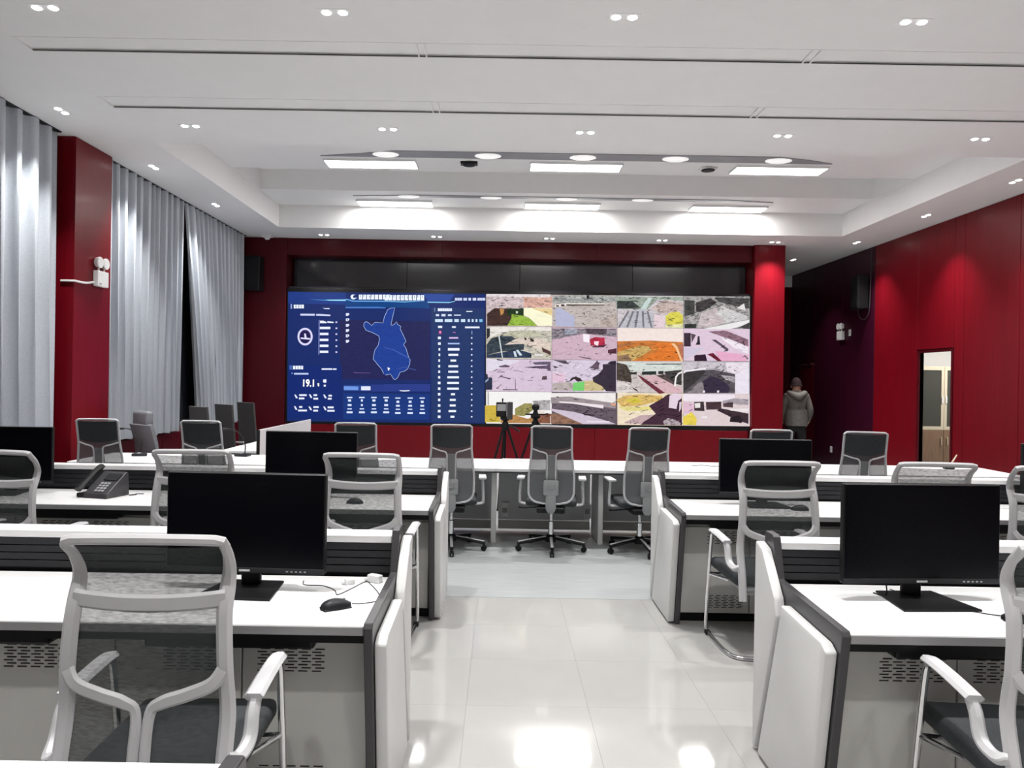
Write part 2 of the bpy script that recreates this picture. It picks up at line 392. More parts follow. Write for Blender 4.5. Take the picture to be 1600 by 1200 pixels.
# left wall with windows behind the curtains, below them a red dado
wl = MB()
wl.box(XL - WT, XL, YF, 16.7, 0, 0.9).box(XL - WT, XL, YF, 16.7, 3.6, CEIL).box(XL - WT, XL, YF, 1.0, 0.9, 3.6)
wl.box(XL - WT, XL, 4.0, 4.6, 0.9, 3.6).box(XL - WT, XL, 7.2, 8.7, 0.9, 3.6).box(XL - WT, XL, 12.6, 16.7, 0.9, 3.6)
wall_l = wl.build('wall_left', M_REDD); struct(wall_l)
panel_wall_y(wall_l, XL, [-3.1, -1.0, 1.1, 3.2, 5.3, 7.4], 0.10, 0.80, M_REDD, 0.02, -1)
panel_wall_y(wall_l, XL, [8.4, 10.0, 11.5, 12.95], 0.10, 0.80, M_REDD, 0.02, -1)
struct(MB().box(XL, XL + 0.025, YF, 12.95, 0.0, 0.095).build('baseboard_left', M_BLACK))
for k, (a, b) in enumerate(((1.0, 4.0), (4.6, 7.2), (8.7, 12.6))):
    w = MB()
    w.box(XL - 0.10, XL - 0.03, a, b, 0.9, 0.96).box(XL - 0.10, XL - 0.03, a, b, 3.54, 3.6)
    n = 3
    for i in range(n + 1):
        yy = a + (b - a) * i / n
        w.box(XL - 0.10, XL - 0.03, max(a, yy - 0.03), min(b, yy + 0.03), 0.96, 3.54)
    wo = w.build('window_%d' % (k + 1), M_BLACK); struct(wo)
    for i in range(n):
        MB().box(XL - 0.075, XL - 0.065, a + (b - a) * i / n + 0.03, a + (b - a) * (i + 1) / n - 0.03, 0.96, 3.54).build('pane', M_NIGHT, wo)
# red column between the curtains
colo = struct(MB().box(XL, -4.45, 7.60, 8.31, 0, CEIL - 0.002).build('wall_column', M_RED))
MB().box(-4.45, -4.435, 7.602, 8.308, 0.0, CEIL - 0.004, 0.003, 1).build('panel', M_RED, colo)
# wall behind camera
struct(MB().box(XL - 0.1, XR + 0.2, YF - 0.12, YF, 0, CEIL).build('wall_rear', M_OFFW))

# screen wall
SX0, SX1, SZ0, SZ1 = -3.80, 4.39, 0.83, 3.145
ws = MB()
ws.box(XL - 0.1, SX0 - 0.03, YB, YB + 0.6, 0, CEIL).box(SX0 - 0.03, SX1 - 0.0, YB + 0.02, YB + 0.6, 3.76, CEIL)
ws.box(SX0 - 0.03, SX1, YB + 0.02, YB + 0.6, 0, SZ0 - 0.05).box(SX0 - 0.03, SX1, YB + 0.42, YB + 0.6, SZ0 - 0.05, 3.76)
wall_b = ws.build('wall_back', M_REDD); struct(wall_b)
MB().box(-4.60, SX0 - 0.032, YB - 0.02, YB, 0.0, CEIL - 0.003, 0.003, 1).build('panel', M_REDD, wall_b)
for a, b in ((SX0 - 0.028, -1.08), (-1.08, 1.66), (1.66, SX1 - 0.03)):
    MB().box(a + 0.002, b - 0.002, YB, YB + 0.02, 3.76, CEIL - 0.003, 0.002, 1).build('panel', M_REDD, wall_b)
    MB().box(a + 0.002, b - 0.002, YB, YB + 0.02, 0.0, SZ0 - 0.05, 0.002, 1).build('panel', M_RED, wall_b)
pil = MB().box(4.40, 4.95, YB - 0.06, YB + 0.6, 0, CEIL - 0.002).build('wall_pillar', M_RED); struct(pil)
MB().box(4.41, 4.94, YB - 0.08, YB - 0.06, 0.0, CEIL - 0.004, 0.003, 1).build('panel', M_RED, pil)
# passage end
pe = MB().box(4.5, XR + 0.2, 16.55, 16.7, 0, 3.80).build('wall_passage', M_REDD); struct(pe)
MB().box(4.5, XR + 0.2, 16.52, 16.7, 3.80, CEIL).build('beam', M_CEIL, pe)
struct(MB().box(XL - 0.1, 4.5, 16.55, 16.7, 0, CEIL).build('wall_hidden_end', M_REDD))
# black gloss panels above the screen
bp = thing('gloss_fascia', 'black glossy panel band above the video wall', 'wall panel', (0.295, YB + 0.40, 3.215))
for k in range(4):
    a = -4.09 + k * 2.045
    MB().box(a + 0.002, a + 2.043, -0.06, 0.0, 0.0, 0.542, 0.003, 1).build('panel', M_BLKPAN, bp)
MB().box(-4.09, 4.08, -0.36, -0.29, -0.035, -0.005, 0.004, 1).build('ledge', M_BLKPAN, bp)

# ------------------------------------------------------------------ curtains
def curtain(label, yt0, yt1, yb0, yb1, n_fold, seed):
    rnd = random.Random(seed)
    z0, z1 = 0.83, CEIL - 0.012
    nu, nv = n_fold * 10, 16
    ph = [rnd.uniform(0.7, 1.3) for _ in range(n_fold + 1)]
    cum = [0]
    for p in ph[:-1]: cum.append(cum[-1] + p)
    def fold(u):
        w = u * cum[-1]; i = 0
        while i < n_fold - 1 and cum[i + 1] < w: i += 1
        return 2 * PI * (i + (w - cum[i]) / (cum[i + 1] - cum[i])), ph[i]
    P = []
    for i in range(nu + 1):
        u = i / nu; row = []
        a, amp = fold(u)
        for j in range(nv + 1):
            v = j / nv
            ya, yb_ = yb0 + (yt0 - yb0) * v ** 1.2, yb1 + (yt1 - yb1) * v ** 1.2
            A = min(0.068, (0.042 + 0.026 * (1 - v)) * amp)
            x = -4.535 + A * math.sin(a) + 0.006 * math.sin(a * 0.37 + 2 * v + seed)
            y = ya + (yb_ - ya) * u + 0.25 * A * math.sin(2 * a + 3 * v)
            row.append((x, y, z0 + (z1 - z0) * v + (0.012 * math.sin(a * 0.5) if j == 0 else 0)))
        P.append(row)
    t = thing('curtain', label, 'curtain', (0, 0, 0), 0, 'grey curtains on the left wall')
    MB().grid(P).grid([[(x - 0.004, y, z) for x, y, z in row] for row in P]).build('cloth', M_CURT, t, True)
    MB().box(-4.56, -4.50, min(yt0, yb0), max(yt1, yb1), CEIL - 0.012, CEIL - 0.001).build('rail', M_BLACK, t)
    return t
curtain('grey pleated curtain nearest the camera, left of the red column', 4.55, 7.44, 4.55, 7.46, 14, 3)
curtain('grey pleated curtain right of the red column, before the dark gap', 8.36, 10.42, 8.36, 10.36, 12, 5)
curtain('grey pleated curtain farthest back, beyond the dark gap', 10.44, 12.86, 10.98, 12.80, 14, 8)

# ------------------------------------------------------------------ video wall
def px(x, y, D):        # where the flat picture content lies on the screen plane (metres)
    c, s = math.cos(ROLL), math.sin(ROLL); dx, dy = x - 784, y - 593
    a, b = dx * c + dy * s, dy * c - dx * s
    return a * D / FPX, CAM_H - b * D / FPX
scr = thing('video_wall', 'wide wall-mounted video screen showing a blue map dashboard and camera feeds', 'screen', (0.295, YB, 0.83))
SFY = YB - 0.012
MB().box(SX0 - 0.02 - 0.295, SX1 + 0.005 - 0.295, 0.0, 0.40, -0.045, SZ1 + 0.03 - 0.83, 0.004, 1).build('cabinet', M_BLACK, scr)
vm = bpy.data.materials.new('screen_picture'); vm.use_nodes = True; nt = vm.node_tree; L = nt.links.new
vm.cycles.emission_sampling = 'NONE'
pb = nt.nodes['Principled BSDF']; pb.inputs['Base Color'].default_value = (0.004, 0.004, 0.005, 1); pb.inputs['Specular IOR Level'].default_value = 0.1; pb.inputs['Roughness'].default_value = 0.5
at = nt.nodes.new('ShaderNodeAttribute'); at.attribute_name = 'Col'
tc = nt.nodes.new('ShaderNodeTexCoord'); mp = nt.nodes.new('ShaderNodeMapping'); mp.inputs['Scale'].default_value = (1, 1, 1.7)
nz = nt.nodes.new('ShaderNodeTexNoise'); nz.inputs['Scale'].default_value = 10; nz.inputs['Detail'].default_value = 8; nz.inputs['Roughness'].default_value = 0.85
mr = nt.nodes.new('ShaderNodeMapRange'); mr.inputs[1].default_value = 0.38; mr.inputs[2].default_value = 0.54; mr.inputs[3].default_value = 0.0; mr.inputs[4].default_value = 1.0
# brightness = 1 - alpha * (1 - noise)
inv = nt.nodes.new('ShaderNodeMath'); inv.operation = 'SUBTRACT'; inv.inputs[0].default_value = 1.0
mul = nt.nodes.new('ShaderNodeMath'); mul.operation = 'MULTIPLY'
inv2 = nt.nodes.new('ShaderNodeMath'); inv2.operation = 'SUBTRACT'; inv2.inputs[0].default_value = 1.0
vx = nt.nodes.new('ShaderNodeVectorMath'); vx.operation = 'SCALE'
L(tc.outputs['Object'], mp.inputs['Vector']); L(mp.outputs['Vector'], nz.inputs['Vector']); L(nz.outputs['Fac'], mr.inputs[0]); L(mr.outputs[0], inv.inputs[1])
L(inv.outputs[0], mul.inputs[0]); L(at.outputs['Alpha'], mul.inputs[1]); L(mul.outputs[0], inv2.inputs[1])
L(at.outputs['Color'], vx.inputs[0]); L(inv2.outputs[0], vx.inputs['Scale']); L(vx.outputs[0], pb.inputs['Emission Color']); pb.inputs['Emission Strength'].default_value = 1.06
class Pic:
    def __init__(s): s.v, s.f, s.c, s.k = [], [], [], 0
    def poly(s, pts, rgb, noise=0.0):
        """pts in photo coordinates of the flat picture; every later shape lies a hair in front of the former"""
        y = -0.002 - 0.00012 * s.k; s.k += 1
        n = len(s.v)
        for p in pts:
            X, Z = px(p[0], p[1], SFY); s.v.append((X - 0.295, y, Z - 0.83))
        s.f.append(list(range(n, n + len(pts)))); s.c.append((*s2l(*rgb), noise))
    def build(s, name, parent):
        bm = bmesh.new(); lay = bm.loops.layers.float_color.new('Col')
        vs = [bm.verts.new(p) for p in s.v]
        for f, c in zip(s.f, s.c):
            fc = bm.faces.new([vs[i] for i in f])
            fc.normal_update()
            if fc.normal.y > 0: fc.normal_flip()
            for l in fc.loops: l[lay] = c
        bmesh.ops.triangulate(bm, faces=bm.faces)
        me = bpy.data.meshes.new(name); bm.to_mesh(me); bm.free(); me.materials.append(vm)
        o = obj(name, me, parent); return o
def crop(ox, oy, sc):
    def conv(*pts): return [(ox + a / sc, oy + b / sc) for a, b in pts]
    return conv
def rectp(x0, y0, x1, y1): return ((x0, y0), (x1, y0), (x1, y1), (x0, y1))

# --- dashboard half
D = Pic()
E_, F_, G_, H_ = (crop(440, 450, 9.412), crop(600, 450, 9.412), crop(440, 560, 9.412), crop(600, 560, 9.412))
W = (232, 238, 255)
D.poly(((450, 455.5), (758.5, 459), (757, 662), (448.5, 658)), (22, 42, 104), 0.12)
D.poly(((530, 500), (560, 500), (672, 502), (672, 594), (532, 592)), (34, 36, 86), 0.25)
D.poly(((674, 480), (757, 482), (756, 660), (674, 659)), (32, 54, 104), 0.2)
D.poly(((450, 456), (540, 457), (540, 476), (450, 474)), (30, 58, 132), 0.15)
D.poly(((540, 466), (668, 470), (672, 482), (540, 478)), (12, 66, 130), 0.2)
D.poly(((662, 459), (710, 460), (702, 472), (668, 471)), (40, 70, 150))
D.poly(((450, 570), (534, 571), (534, 655), (450, 653)), (16, 40, 110), 0.1)
D.poly(((536, 614), (672, 616), (670, 656), (536, 655)), (22, 54, 124), 0.15)
# header line
D.poly(E_((400, 165), (620, 172), (940, 166), (940, 192), (620, 186)), (70, 140, 210))
D.poly(E_((640, 170), (940, 168), (940, 188), (700, 186)), (150, 220, 245))
D.poly(E_((940, 160), (990, 168), (1045, 186), (1600, 188), (1600, 202), (1040, 198), (985, 180), (940, 174)), (120, 180, 235))
D.poly(F_((0, 186), (300, 196), (590, 182), (590, 190), (300, 212), (0, 200)), (120, 180, 225))
D.poly(F_((640, 200), (960, 206), (1040, 190), (1045, 198), (960, 220), (640, 216)), (140, 205, 235))
# emblem and title glyphs
D.poly(E_((1010, 120), (1035, 95), (1085, 98), (1050, 112), (1052, 145), (1110, 140), (1060, 170), (1025, 160)), W)
def glyphs(conv, x0, y0, x1, y1, n, seed, c=(235, 242, 255), gap=0.16, cut=True):
    r = random.Random(seed); w = (x1 - x0) / n
    for i in range(n):
        a, b = x0 + w * (i + gap / 2), x0 + w * (i + 1 - gap / 2)
        D.poly(conv(*rectp(a, y0, b, y1)), c)
        if cut:
            k = r.randint(0, 3); hh = (y1 - y0)
            if k < 3:
                xx = a + (b - a) * (0.2 + 0.25 * k); D.poly(conv(*rectp(xx, y0 + hh * 0.12 * k, xx + (b - a) * 0.16, y0 + hh * (0.45 + 0.1 * k))), (90, 120, 180))
glyphs(E_, 1130, 97, 1600, 168, 8, 1)
glyphs(F_, 5, 104, 595, 182, 10, 2)
for a, b in ((1042, 1150), (1165, 1222), (1240, 1282), (1302, 1358), (1372, 1490)): glyphs(F_, a, 145, b, 184, max(1, (b - a) // 30), a, (215, 222, 250), 0.1)
# upper left block
D.poly(E_(*rectp(132, 235, 152, 305)), (150, 170, 220)); glyphs(E_, 175, 245, 330, 300, 4, 5)
D.poly(E_((600, 292), (650, 298), (705, 296), (705, 310), (640, 308)), W)
D.poly(E_((275, 378), (488, 380), (488, 408), (275, 406)), (205, 212, 245)); D.poly(E_((508, 382), (560, 382), (716, 392), (716, 414), (508, 408)), (205, 212, 245))
ring_o = [(345 + 112 * math.cos(a), 715 + 130 * math.sin(a)) for a in [2 * PI * k / 28 for k in range(28)]]
ring_i = [(345 + 84 * math.cos(a), 715 + 100 * math.sin(a)) for a in [2 * PI * k / 28 for k in range(28)]]
D.poly(E_(*ring_o), (215, 212, 250)); D.poly(E_(*ring_i), (30, 24, 76))
D.poly(E_((330, 670), (355, 668), (368, 732), (418, 736), (416, 760), (280, 748), (282, 726), (338, 732)), (222, 220, 250))
D.poly(E_((545, 470), (560, 470), (554, 980), (540, 980)), (120, 130, 190))
D.poly(E_((565, 480), (610, 480), (660, 500), (662, 518), (565, 518)), W); D.poly(E_((672, 488), (766, 498), (764, 516), (672, 512)), W)
for y, x1 in ((588, 716), (676, 688), (763, 688), (850, 688), (938, 686)): D.poly(E_(*rectp(562, y - 17, x1, y + 17)), W)
for y in (504, 592, 678, 767, 856, 943): D.poly(E_(*rectp(793, y - 11, 818, y + 11)), (215, 205, 240))
D.poly(E_((942, 268), (960, 276), (1420, 276), (1530, 284), (1530, 300), (942, 298)), (70, 120, 195))
for k, y in enumerate((388, 466, 548, 624, 702, 782)):
    D.poly(E_((945, y - 18), (990, y - 20), (996, y + 4), (970, y + 24), (946, y + 22)), (220, 228, 250))
    if k in (1, 4): D.poly(E_(*rectp(960, y - 4, 976, y + 10)), (60, 70, 120))
# map: outline polygon over a slightly smaller fill
E2 = lambda *p: list(p)
def e(x, y): return (440 + x / 9.412, 450 + y / 9.412)
def f(x, y): return (600 + x / 9.412, 450 + y / 9.412)
def g(x, y): return (440 + x / 9.412, 560 + y / 9.412)
def hh(x, y): return (600 + x / 9.412, 560 + y / 9.412)
mapo = [e(1205, 560), e(1212, 510), e(1245, 492), e(1275, 505), e(1325, 550), e(1375, 500), e(1490, 512), e(1510, 420), f(20, 390), f(50, 320), f(90, 296), f(162, 288), f(135, 400), f(105, 540), f(118, 548), f(150, 530), f(186, 492), f(200, 535), f(250, 562), f(240, 600), f(290, 700), f(326, 785), f(290, 830), f(325, 885), f(345, 950), f(372, 1035),
        hh(388, 20), hh(380, 90), hh(345, 160), hh(300, 192), hh(240, 204), hh(205, 280), hh(165, 318), hh(135, 300), hh(95, 230), hh(40, 245), hh(0, 236), g(1540, 250), g(1500, 225), g(1465, 155), g(1400, 80), g(1345, 10), e(1350, 1000), e(1370, 910), e(1420, 840), e(1438, 745), e(1425, 705), e(1330, 655), e(1240, 625)]
def inset(pts, d):
    n = len(pts); out = []
    A = sum(pts[i][0] * pts[(i + 1) % n][1] - pts[(i + 1) % n][0] * pts[i][1] for i in range(n)); sg = 1 if A > 0 else -1
    for i in range(n):
        p, q, r = Vector(pts[i - 1]), Vector(pts[i]), Vector(pts[(i + 1) % n])
        a, b = (q - p).normalized(), (r - q).normalized()
        nn = Vector((-(a.y + b.y), a.x + b.x))
        nn = nn.normalized() if nn.length > 1e-6 else Vector((-a.y, a.x))
        out.append(tuple(q + nn * d * sg))
    return out
D.poly(mapo, (190, 212, 250)); D.poly(inset(mapo, 0.55), (28, 62, 148), 0.18)
D.poly([f(0, 870), f(150, 905), f(250, 960), f(380, 1030), f(376, 1040), f(240, 975), f(140, 915), f(0, 880)], (60, 90, 170))
D.poly([hh(200, 150), hh(300, 120), hh(470, 165), hh(468, 178), hh(300, 132), hh(200, 160)], (60, 80, 150))
D.poly([hh(50, 130), hh(92, 145), hh(80, 160), hh(72, 180), hh(60, 178)], W)
D.poly([g(1060, 205), g(1310, 212), g(1308, 218), g(1060, 215)], (110, 84, 130))
# upper right table
D.poly(F_((742, 290), (750, 290), (750, 345), (742, 345)), (140, 160, 205)); glyphs(F_, 790, 300, 1000, 340, 6, 9, W, 0.06)
D.poly(F_(*rectp(1210, 338, 1300, 352)), W)
for a, b, h_ in ((762, 810, 15), (845, 905, 17), (940, 995, 13), (1030, 1130, 9)): D.poly(F_(*rectp(a, 400 - h_, b, 400 + h_)), (205, 215, 240))
for a, b in ((752, 865), (893, 1005), (1035, 1100), (1132, 1195), (1232, 1262), (1290, 1318), (1346, 1374), (1402, 1448)): D.poly(F_(*rectp(a, 458, b, 500)), (200, 222, 240) if b < 1390 else (130, 190, 230))
D.poly(F_(*rectp(795, 556, 856, 588)), W); D.poly(F_(*rectp(1000, 562, 1056, 586)), W); D.poly(F_(*rectp(1192, 566, 1405, 592)), W)
D.poly(F_(*rectp(805, 625, 848, 680)), (150, 50, 110)); D.poly(F_(*rectp(815, 635, 838, 668)), (230, 150, 200)); D.poly(F_(*rectp(1015, 646, 1052, 660)), (190, 110, 180)); D.poly(F_(*rectp(1290, 632, 1298, 682)), (190, 200, 235))
def rowline(conv, y, dw, x0, x1, c, hw=15, xc=815):
    D.poly(conv(*rectp(xc - dw, y - 18, xc + dw, y + 18)), W); D.poly(conv(*rectp(x0, y - hw, x1, y + hw)), c); D.poly(conv(*rectp(1280, y - 11, 1300, y + 11)), (225, 225, 250))
rowline(F_, 734, 22, 958, 1092, (225, 190, 235), 11); rowline(F_, 818, 20, 940, 1112, (165, 185, 235), 11); rowline(F_, 902, 12, 940, 1110, W, 18); rowline(F_, 983, 12, 948, 1092, W)
for y, x0, x1, dw in ((32, 978, 1062, 12), (115, 948, 1090, 14), (196, 946, 1092, 14), (278, 932, 1102, 15), (361, 930, 1102, 20), (445, 930, 1100, 18), (527, 985, 1044, 18), (610, 968, 1055, 16), (692, 968, 1054, 18), (775, 950, 1060, 20), (858, 978, 1036, 20)):
    rowline(H_, y, dw, x0, x1, W, 15, 812)
# lower left block
D.poly(G_(*rectp(118, 102, 160, 165)), (70, 100, 170)); glyphs(G_, 168, 108, 322, 160, 4, 11)
D.poly(G_(*rectp(592, 146, 745, 168)), W); D.poly(G_(*rectp(755, 148, 810, 168)), W); D.poly(G_(*rectp(186, 214, 398, 238)), (190, 205, 240)); D.poly(G_(*rectp(148, 208, 166, 228)), (120, 150, 210))
D.poly(G_((612, 312), (660, 306), (660, 352), (640, 360), (614, 350)), W); D.poly(G_(*rectp(622, 386, 652, 414)), W); D.poly(G_((528, 366), (556, 362), (556, 410), (536, 410)), (235, 235, 230))
for x, y in ((190, 565), (405, 560), (615, 565), (185, 735), (400, 740), (615, 740)):
    D.poly(G_((x, y - 32), (x + 20, y - 34), (x + 48, y + 10), (x + 42, y + 24), (x + 22, y + 18)), (225, 230, 250))
for x0, x1, y in ((262, 372, 540), (258, 338, 588), (472, 526, 540), (470, 540, 592), (692, 742, 548), (682, 738, 592), (262, 308, 714), (246, 376, 766), (470, 548, 716), (468, 538, 768), (680, 768, 720), (676, 782, 770)):
    D.poly(G_(*rectp(x0, y - 13, x1, y + 13)), (230, 236, 252))
# lower middle block
D.poly(G_(*rectp(915, 390, 1310, 480)), (36, 66, 140)); D.poly(G_((918, 408), (1130, 412), (1130, 466), (918, 464)), (110, 150, 225)); D.poly(G_(*rectp(1172, 410, 1310, 468)), (222, 228, 255))
D.poly(G_(*rectp(1320, 384, 1600, 488)), (38, 56, 132)); D.poly(H_(*rectp(0, 378, 680, 486)), (40, 58, 134)); D.poly(H_((225, 468), (300, 470), (378, 466), (378, 480), (300, 486), (240, 480)), W)
for k, x in enumerate((1003, 1183, 1360, 1540)):
    for y, w, hgt in ((575, 40, 9), (618, 22 if k != 1 else 14, 16), (686, 28 if k != 1 else 14, 15), (742, 32, 8), (792, 43, 14)): D.poly(G_(*rectp(x - w, y - hgt, x + w, y + hgt)), (215, 228, 255))
for x in (206, 386, 564):
    for y, w, hgt in ((583, 38, 9), (638, 20, 16), (696, 28, 13), (748, 32, 8), (803, 40, 13)): D.poly(H_(*rectp(x - w, y - hgt, x + w, y + hgt)), (215, 228, 255))
dash = D.build('dashboard_picture', scr); dash['label'] = 'blue dashboard picture with a map outline, tables and a large 19.1 figure'
# the reading 19.1
fc = bpy.data.curves.new('reading', 'FONT'); fc.body = '19.1'; fc.size = 0.152 * 1.15; fc.align_x = 'LEFT'; fc.offset = 0.004
fo = bpy.data.objects.new('reading_tmp', fc); COL.objects.link(fo)
bpy.context.view_layer.update()
me = bpy.data.meshes.new_from_object(fo.evaluated_get(bpy.context.evaluated_depsgraph_get())); bpy.data.objects.remove(fo)
X0, Z0 = px(440 + 305 / 9.412, 560 + 410 / 9.412, SFY)
for v in me.vertices: v.co = Vector((X0 - 0.295 + v.co.x * 0.80, -0.075, Z0 - 0.83 + v.co.y))
me.materials.clear(); me.materials.append(emis('reading_glow', s2l(240, 240, 225), 1.0))
for p in me.polygons: p.material_index = 0
rd = obj('reading', me, scr); rd.location = (0, 0.02, 0)

# --- camera feeds
bx = [759.3, 862.3, 964.5, 1068, 1172]
def cellq(i, j):
    def yy(x, r): return 459.5 + (x - 759) * 0.0085 + r * (50.6 + (x - 759) * 0.0006)
    x0, x1 = bx[i] + 0.2, bx[i + 1] - 0.2
    return [(x0, yy(x0, j) + .2), (x1, yy(x1, j) + .2), (x1, yy(x1, j + 1) - .2), (x0, yy(x0, j + 1) - .2)]
A_, B_, C_, D_ = (crop(755, 450, 7.442), crop(960, 450, 7.442), crop(755, 555, 7.442), crop(960, 555, 7.442))
def feed(i, j, base, noise, shapes, label):
    p = Pic(); p.poly(cellq(i, j), base, noise)
    rnd = random.Random(i * 7 + j * 31 + 5)
    clip = cellq(i, j); cx0, cx1 = clip[0][0] + 1, clip[1][0] - 1; cy0, cy1 = max(clip[0][1], clip[1][1]) + 1, min(clip[2][1], clip[3][1]) - 1
    def inside(P, x, y):
        r = False
        for a, b in zip(P, P[1:] + P[:1]):
            if (a[1] > y) != (b[1] > y) and x < (b[0] - a[0]) * (y - a[1]) / (b[1] - a[1]) + a[0]: r = not r
        return r
    def clutter(P, rgb, amount):
        xs_ = [q[0] for q in P]; ys_ = [q[1] for q in P]; A = (max(xs_) - min(xs_)) * (max(ys_) - min(ys_))
        for _ in range(int(A * 0.07 * amount)):
            x, y = rnd.uniform(min(xs_), max(xs_)), rnd.uniform(min(ys_), max(ys_))
            if not inside(P, x, y): continue
            k = rnd.choice((0.35, 0.5, 0.65, 0.8, 1.12)); c = tuple(min(250, v * k) for v in rgb)
            a = rnd.gauss(-0.05, 0.3); L1, L2 = rnd.uniform(1.0, 6.5), rnd.uniform(0.25, 1.0)
            q = [(x + L1 * math.cos(a) * u * rnd.uniform(.6, 1) - L2 * math.sin(a) * v, y + L1 * math.sin(a) * u + L2 * math.cos(a) * v * rnd.uniform(.5, 1)) for u, v in ((-1, -1), (1, -.6), (.8, .8), (-.7, 1))]
            if all(cx0 < t[0] < cx1 and cy0 < t[1] < cy1 for t in q): p.poly(q, c, 0.2)
    if noise >= 0.15: clutter(clip, base, noise)
    for conv, pts, rgb, nz_ in shapes:
        q = conv(*pts); p.poly(q, rgb, nz_)
        if nz_ >= 0.15: clutter(q, rgb, nz_)
    o = p.build('camera_feed', scr); o['label'] = label
    return o
feed(0, 0, (214, 196, 198), .5, [
    (A_, ((470, 80), (800, 95), (800, 225), (470, 225)), (222, 176, 160), .5), (A_, ((40, 70), (780, 75), (780, 110), (40, 100)), (232, 224, 226), .3),
    (A_, ((45, 300), (130, 235), (330, 240), (330, 440), (45, 440)), (70, 48, 42), .5), (A_, ((190, 240), (245, 245), (235, 300), (205, 320)), (190, 140, 80), .2),
    (A_, ((275, 240), (475, 240), (475, 325), (285, 325)), (26, 52, 22), .4), (A_, ((380, 268), (405, 272), (402, 296), (380, 296)), (200, 215, 190), 0),
    (A_, ((330, 305), (470, 325), (540, 355), (630, 440), (280, 440), (330, 350)), (150, 184, 66), .3),
    (A_, ((470, 232), (800, 232), (800, 440), (635, 440), (520, 335), (470, 320)), (246, 244, 210), .12), (A_, ((560, 235), (800, 235), (800, 325)), (232, 206, 150), .2)], 'camera feed of a brown bush, green bank and pale wall')
feed(1, 0, (196, 184, 180), .35, [
    (A_, ((810, 90), (1180, 85), (1550, 95), (1550, 170), (810, 180)), (176, 178, 176), .75), (A_, ((830, 200), (960, 175), (1410, 180), (1410, 210), (965, 205), (835, 225)), (236, 228, 220), .1),
    (A_, ((1200, 85), (1235, 85), (1225, 130), (1205, 130)), (40, 36, 40), 0), (A_, ((965, 188), (1410, 192), (1410, 208), (965, 208)), (110, 100, 92), .4),
    (A_, ((848, 200), (880, 202), (880, 218), (848, 218)), (50, 40, 40), 0), (A_, ((905, 190), (945, 192), (945, 212), (905, 212)), (50, 40, 40), 0),
    (A_, ((840, 235), (900, 235), (1060, 330), (1060, 455), (840, 440)), (178, 180, 208), .1), (A_, ((1360, 380), (1550, 280), (1550, 455), (1360, 455)), (190, 176, 168), .5),
    (A_, ((1168, 290), (1178, 290), (1178, 320), (1168, 320)), (40, 32, 34), 0)], 'camera feed of a pale stone wall above a grey yard')
feed(2, 0, (208, 200, 204), .4, [
    (B_, ((20, 100), (800, 105), (800, 150), (510, 130), (380, 250), (20, 240)), (160, 172, 160), .5), (B_, ((30, 150), (200, 150), (300, 225), (230, 240), (30, 240)), (60, 66, 64), .7),
    (B_, ((390, 115), (440, 115), (370, 245), (300, 245)), (196, 212, 208), .1), (B_, ((430, 230), (580, 140), (790, 180), (790, 260), (640, 300), (540, 300)), (206, 186, 178), .55),
    (B_, ((30, 450), (200, 260), (330, 245), (460, 300), (460, 465), (60, 465)), (188, 186, 194), .2),
    *[(B_, ((40 + 95 * k, 458), (150 + 55 * k, 270), (175 + 55 * k, 270), (62 + 95 * k, 460)), (120, 118, 126), .2) for k in range(5)],
    (B_, ((460, 300), (590, 330), (580, 465), (460, 465)), (226, 206, 212), .15), (B_, ((590, 330), (650, 285), (740, 275), (795, 320), (795, 420), (700, 445), (600, 430)), (222, 212, 84), .3),
    (B_, ((590, 430), (795, 420), (795, 465), (590, 460)), (230, 230, 180), .4)], 'camera feed of a rail yard with a yellow bush')
feed(3, 0, (176, 172, 172), .85, [
    (B_, ((810, 140), (930, 150), (930, 300), (810, 330)), (74, 74, 72), .7), (B_, ((945, 170), (1110, 120), (1190, 170), (1100, 230), (1000, 280), (945, 280)), (70, 64, 66), .7),
    (B_, ((1160, 110), (1565, 125), (1565, 240), (1350, 200), (1200, 160)), (82, 80, 80), .8), (B_, ((1000, 300), (1180, 230), (1290, 410), (1100, 460), (960, 465)), (204, 190, 192), .35),
    (B_, ((1190, 310), (1240, 210), (1540, 330), (1540, 370), (1300, 410)), (206, 204, 204), .25), (B_, ((1010, 480), (1560, 370), (1560, 420), (1340, 480)), (232, 230, 230), .05),
    (B_, ((810, 420), (945, 420), (945, 468), (810, 468)), (46, 54, 46), .6), (B_, ((1420, 235), (1500, 180), (1520, 265)), (224, 222, 222), .1), (B_, ((1440, 460), (1565, 400), (1565, 480)), (70, 66, 66), .5)], 'camera feed of grey rooftops and a concrete ramp')
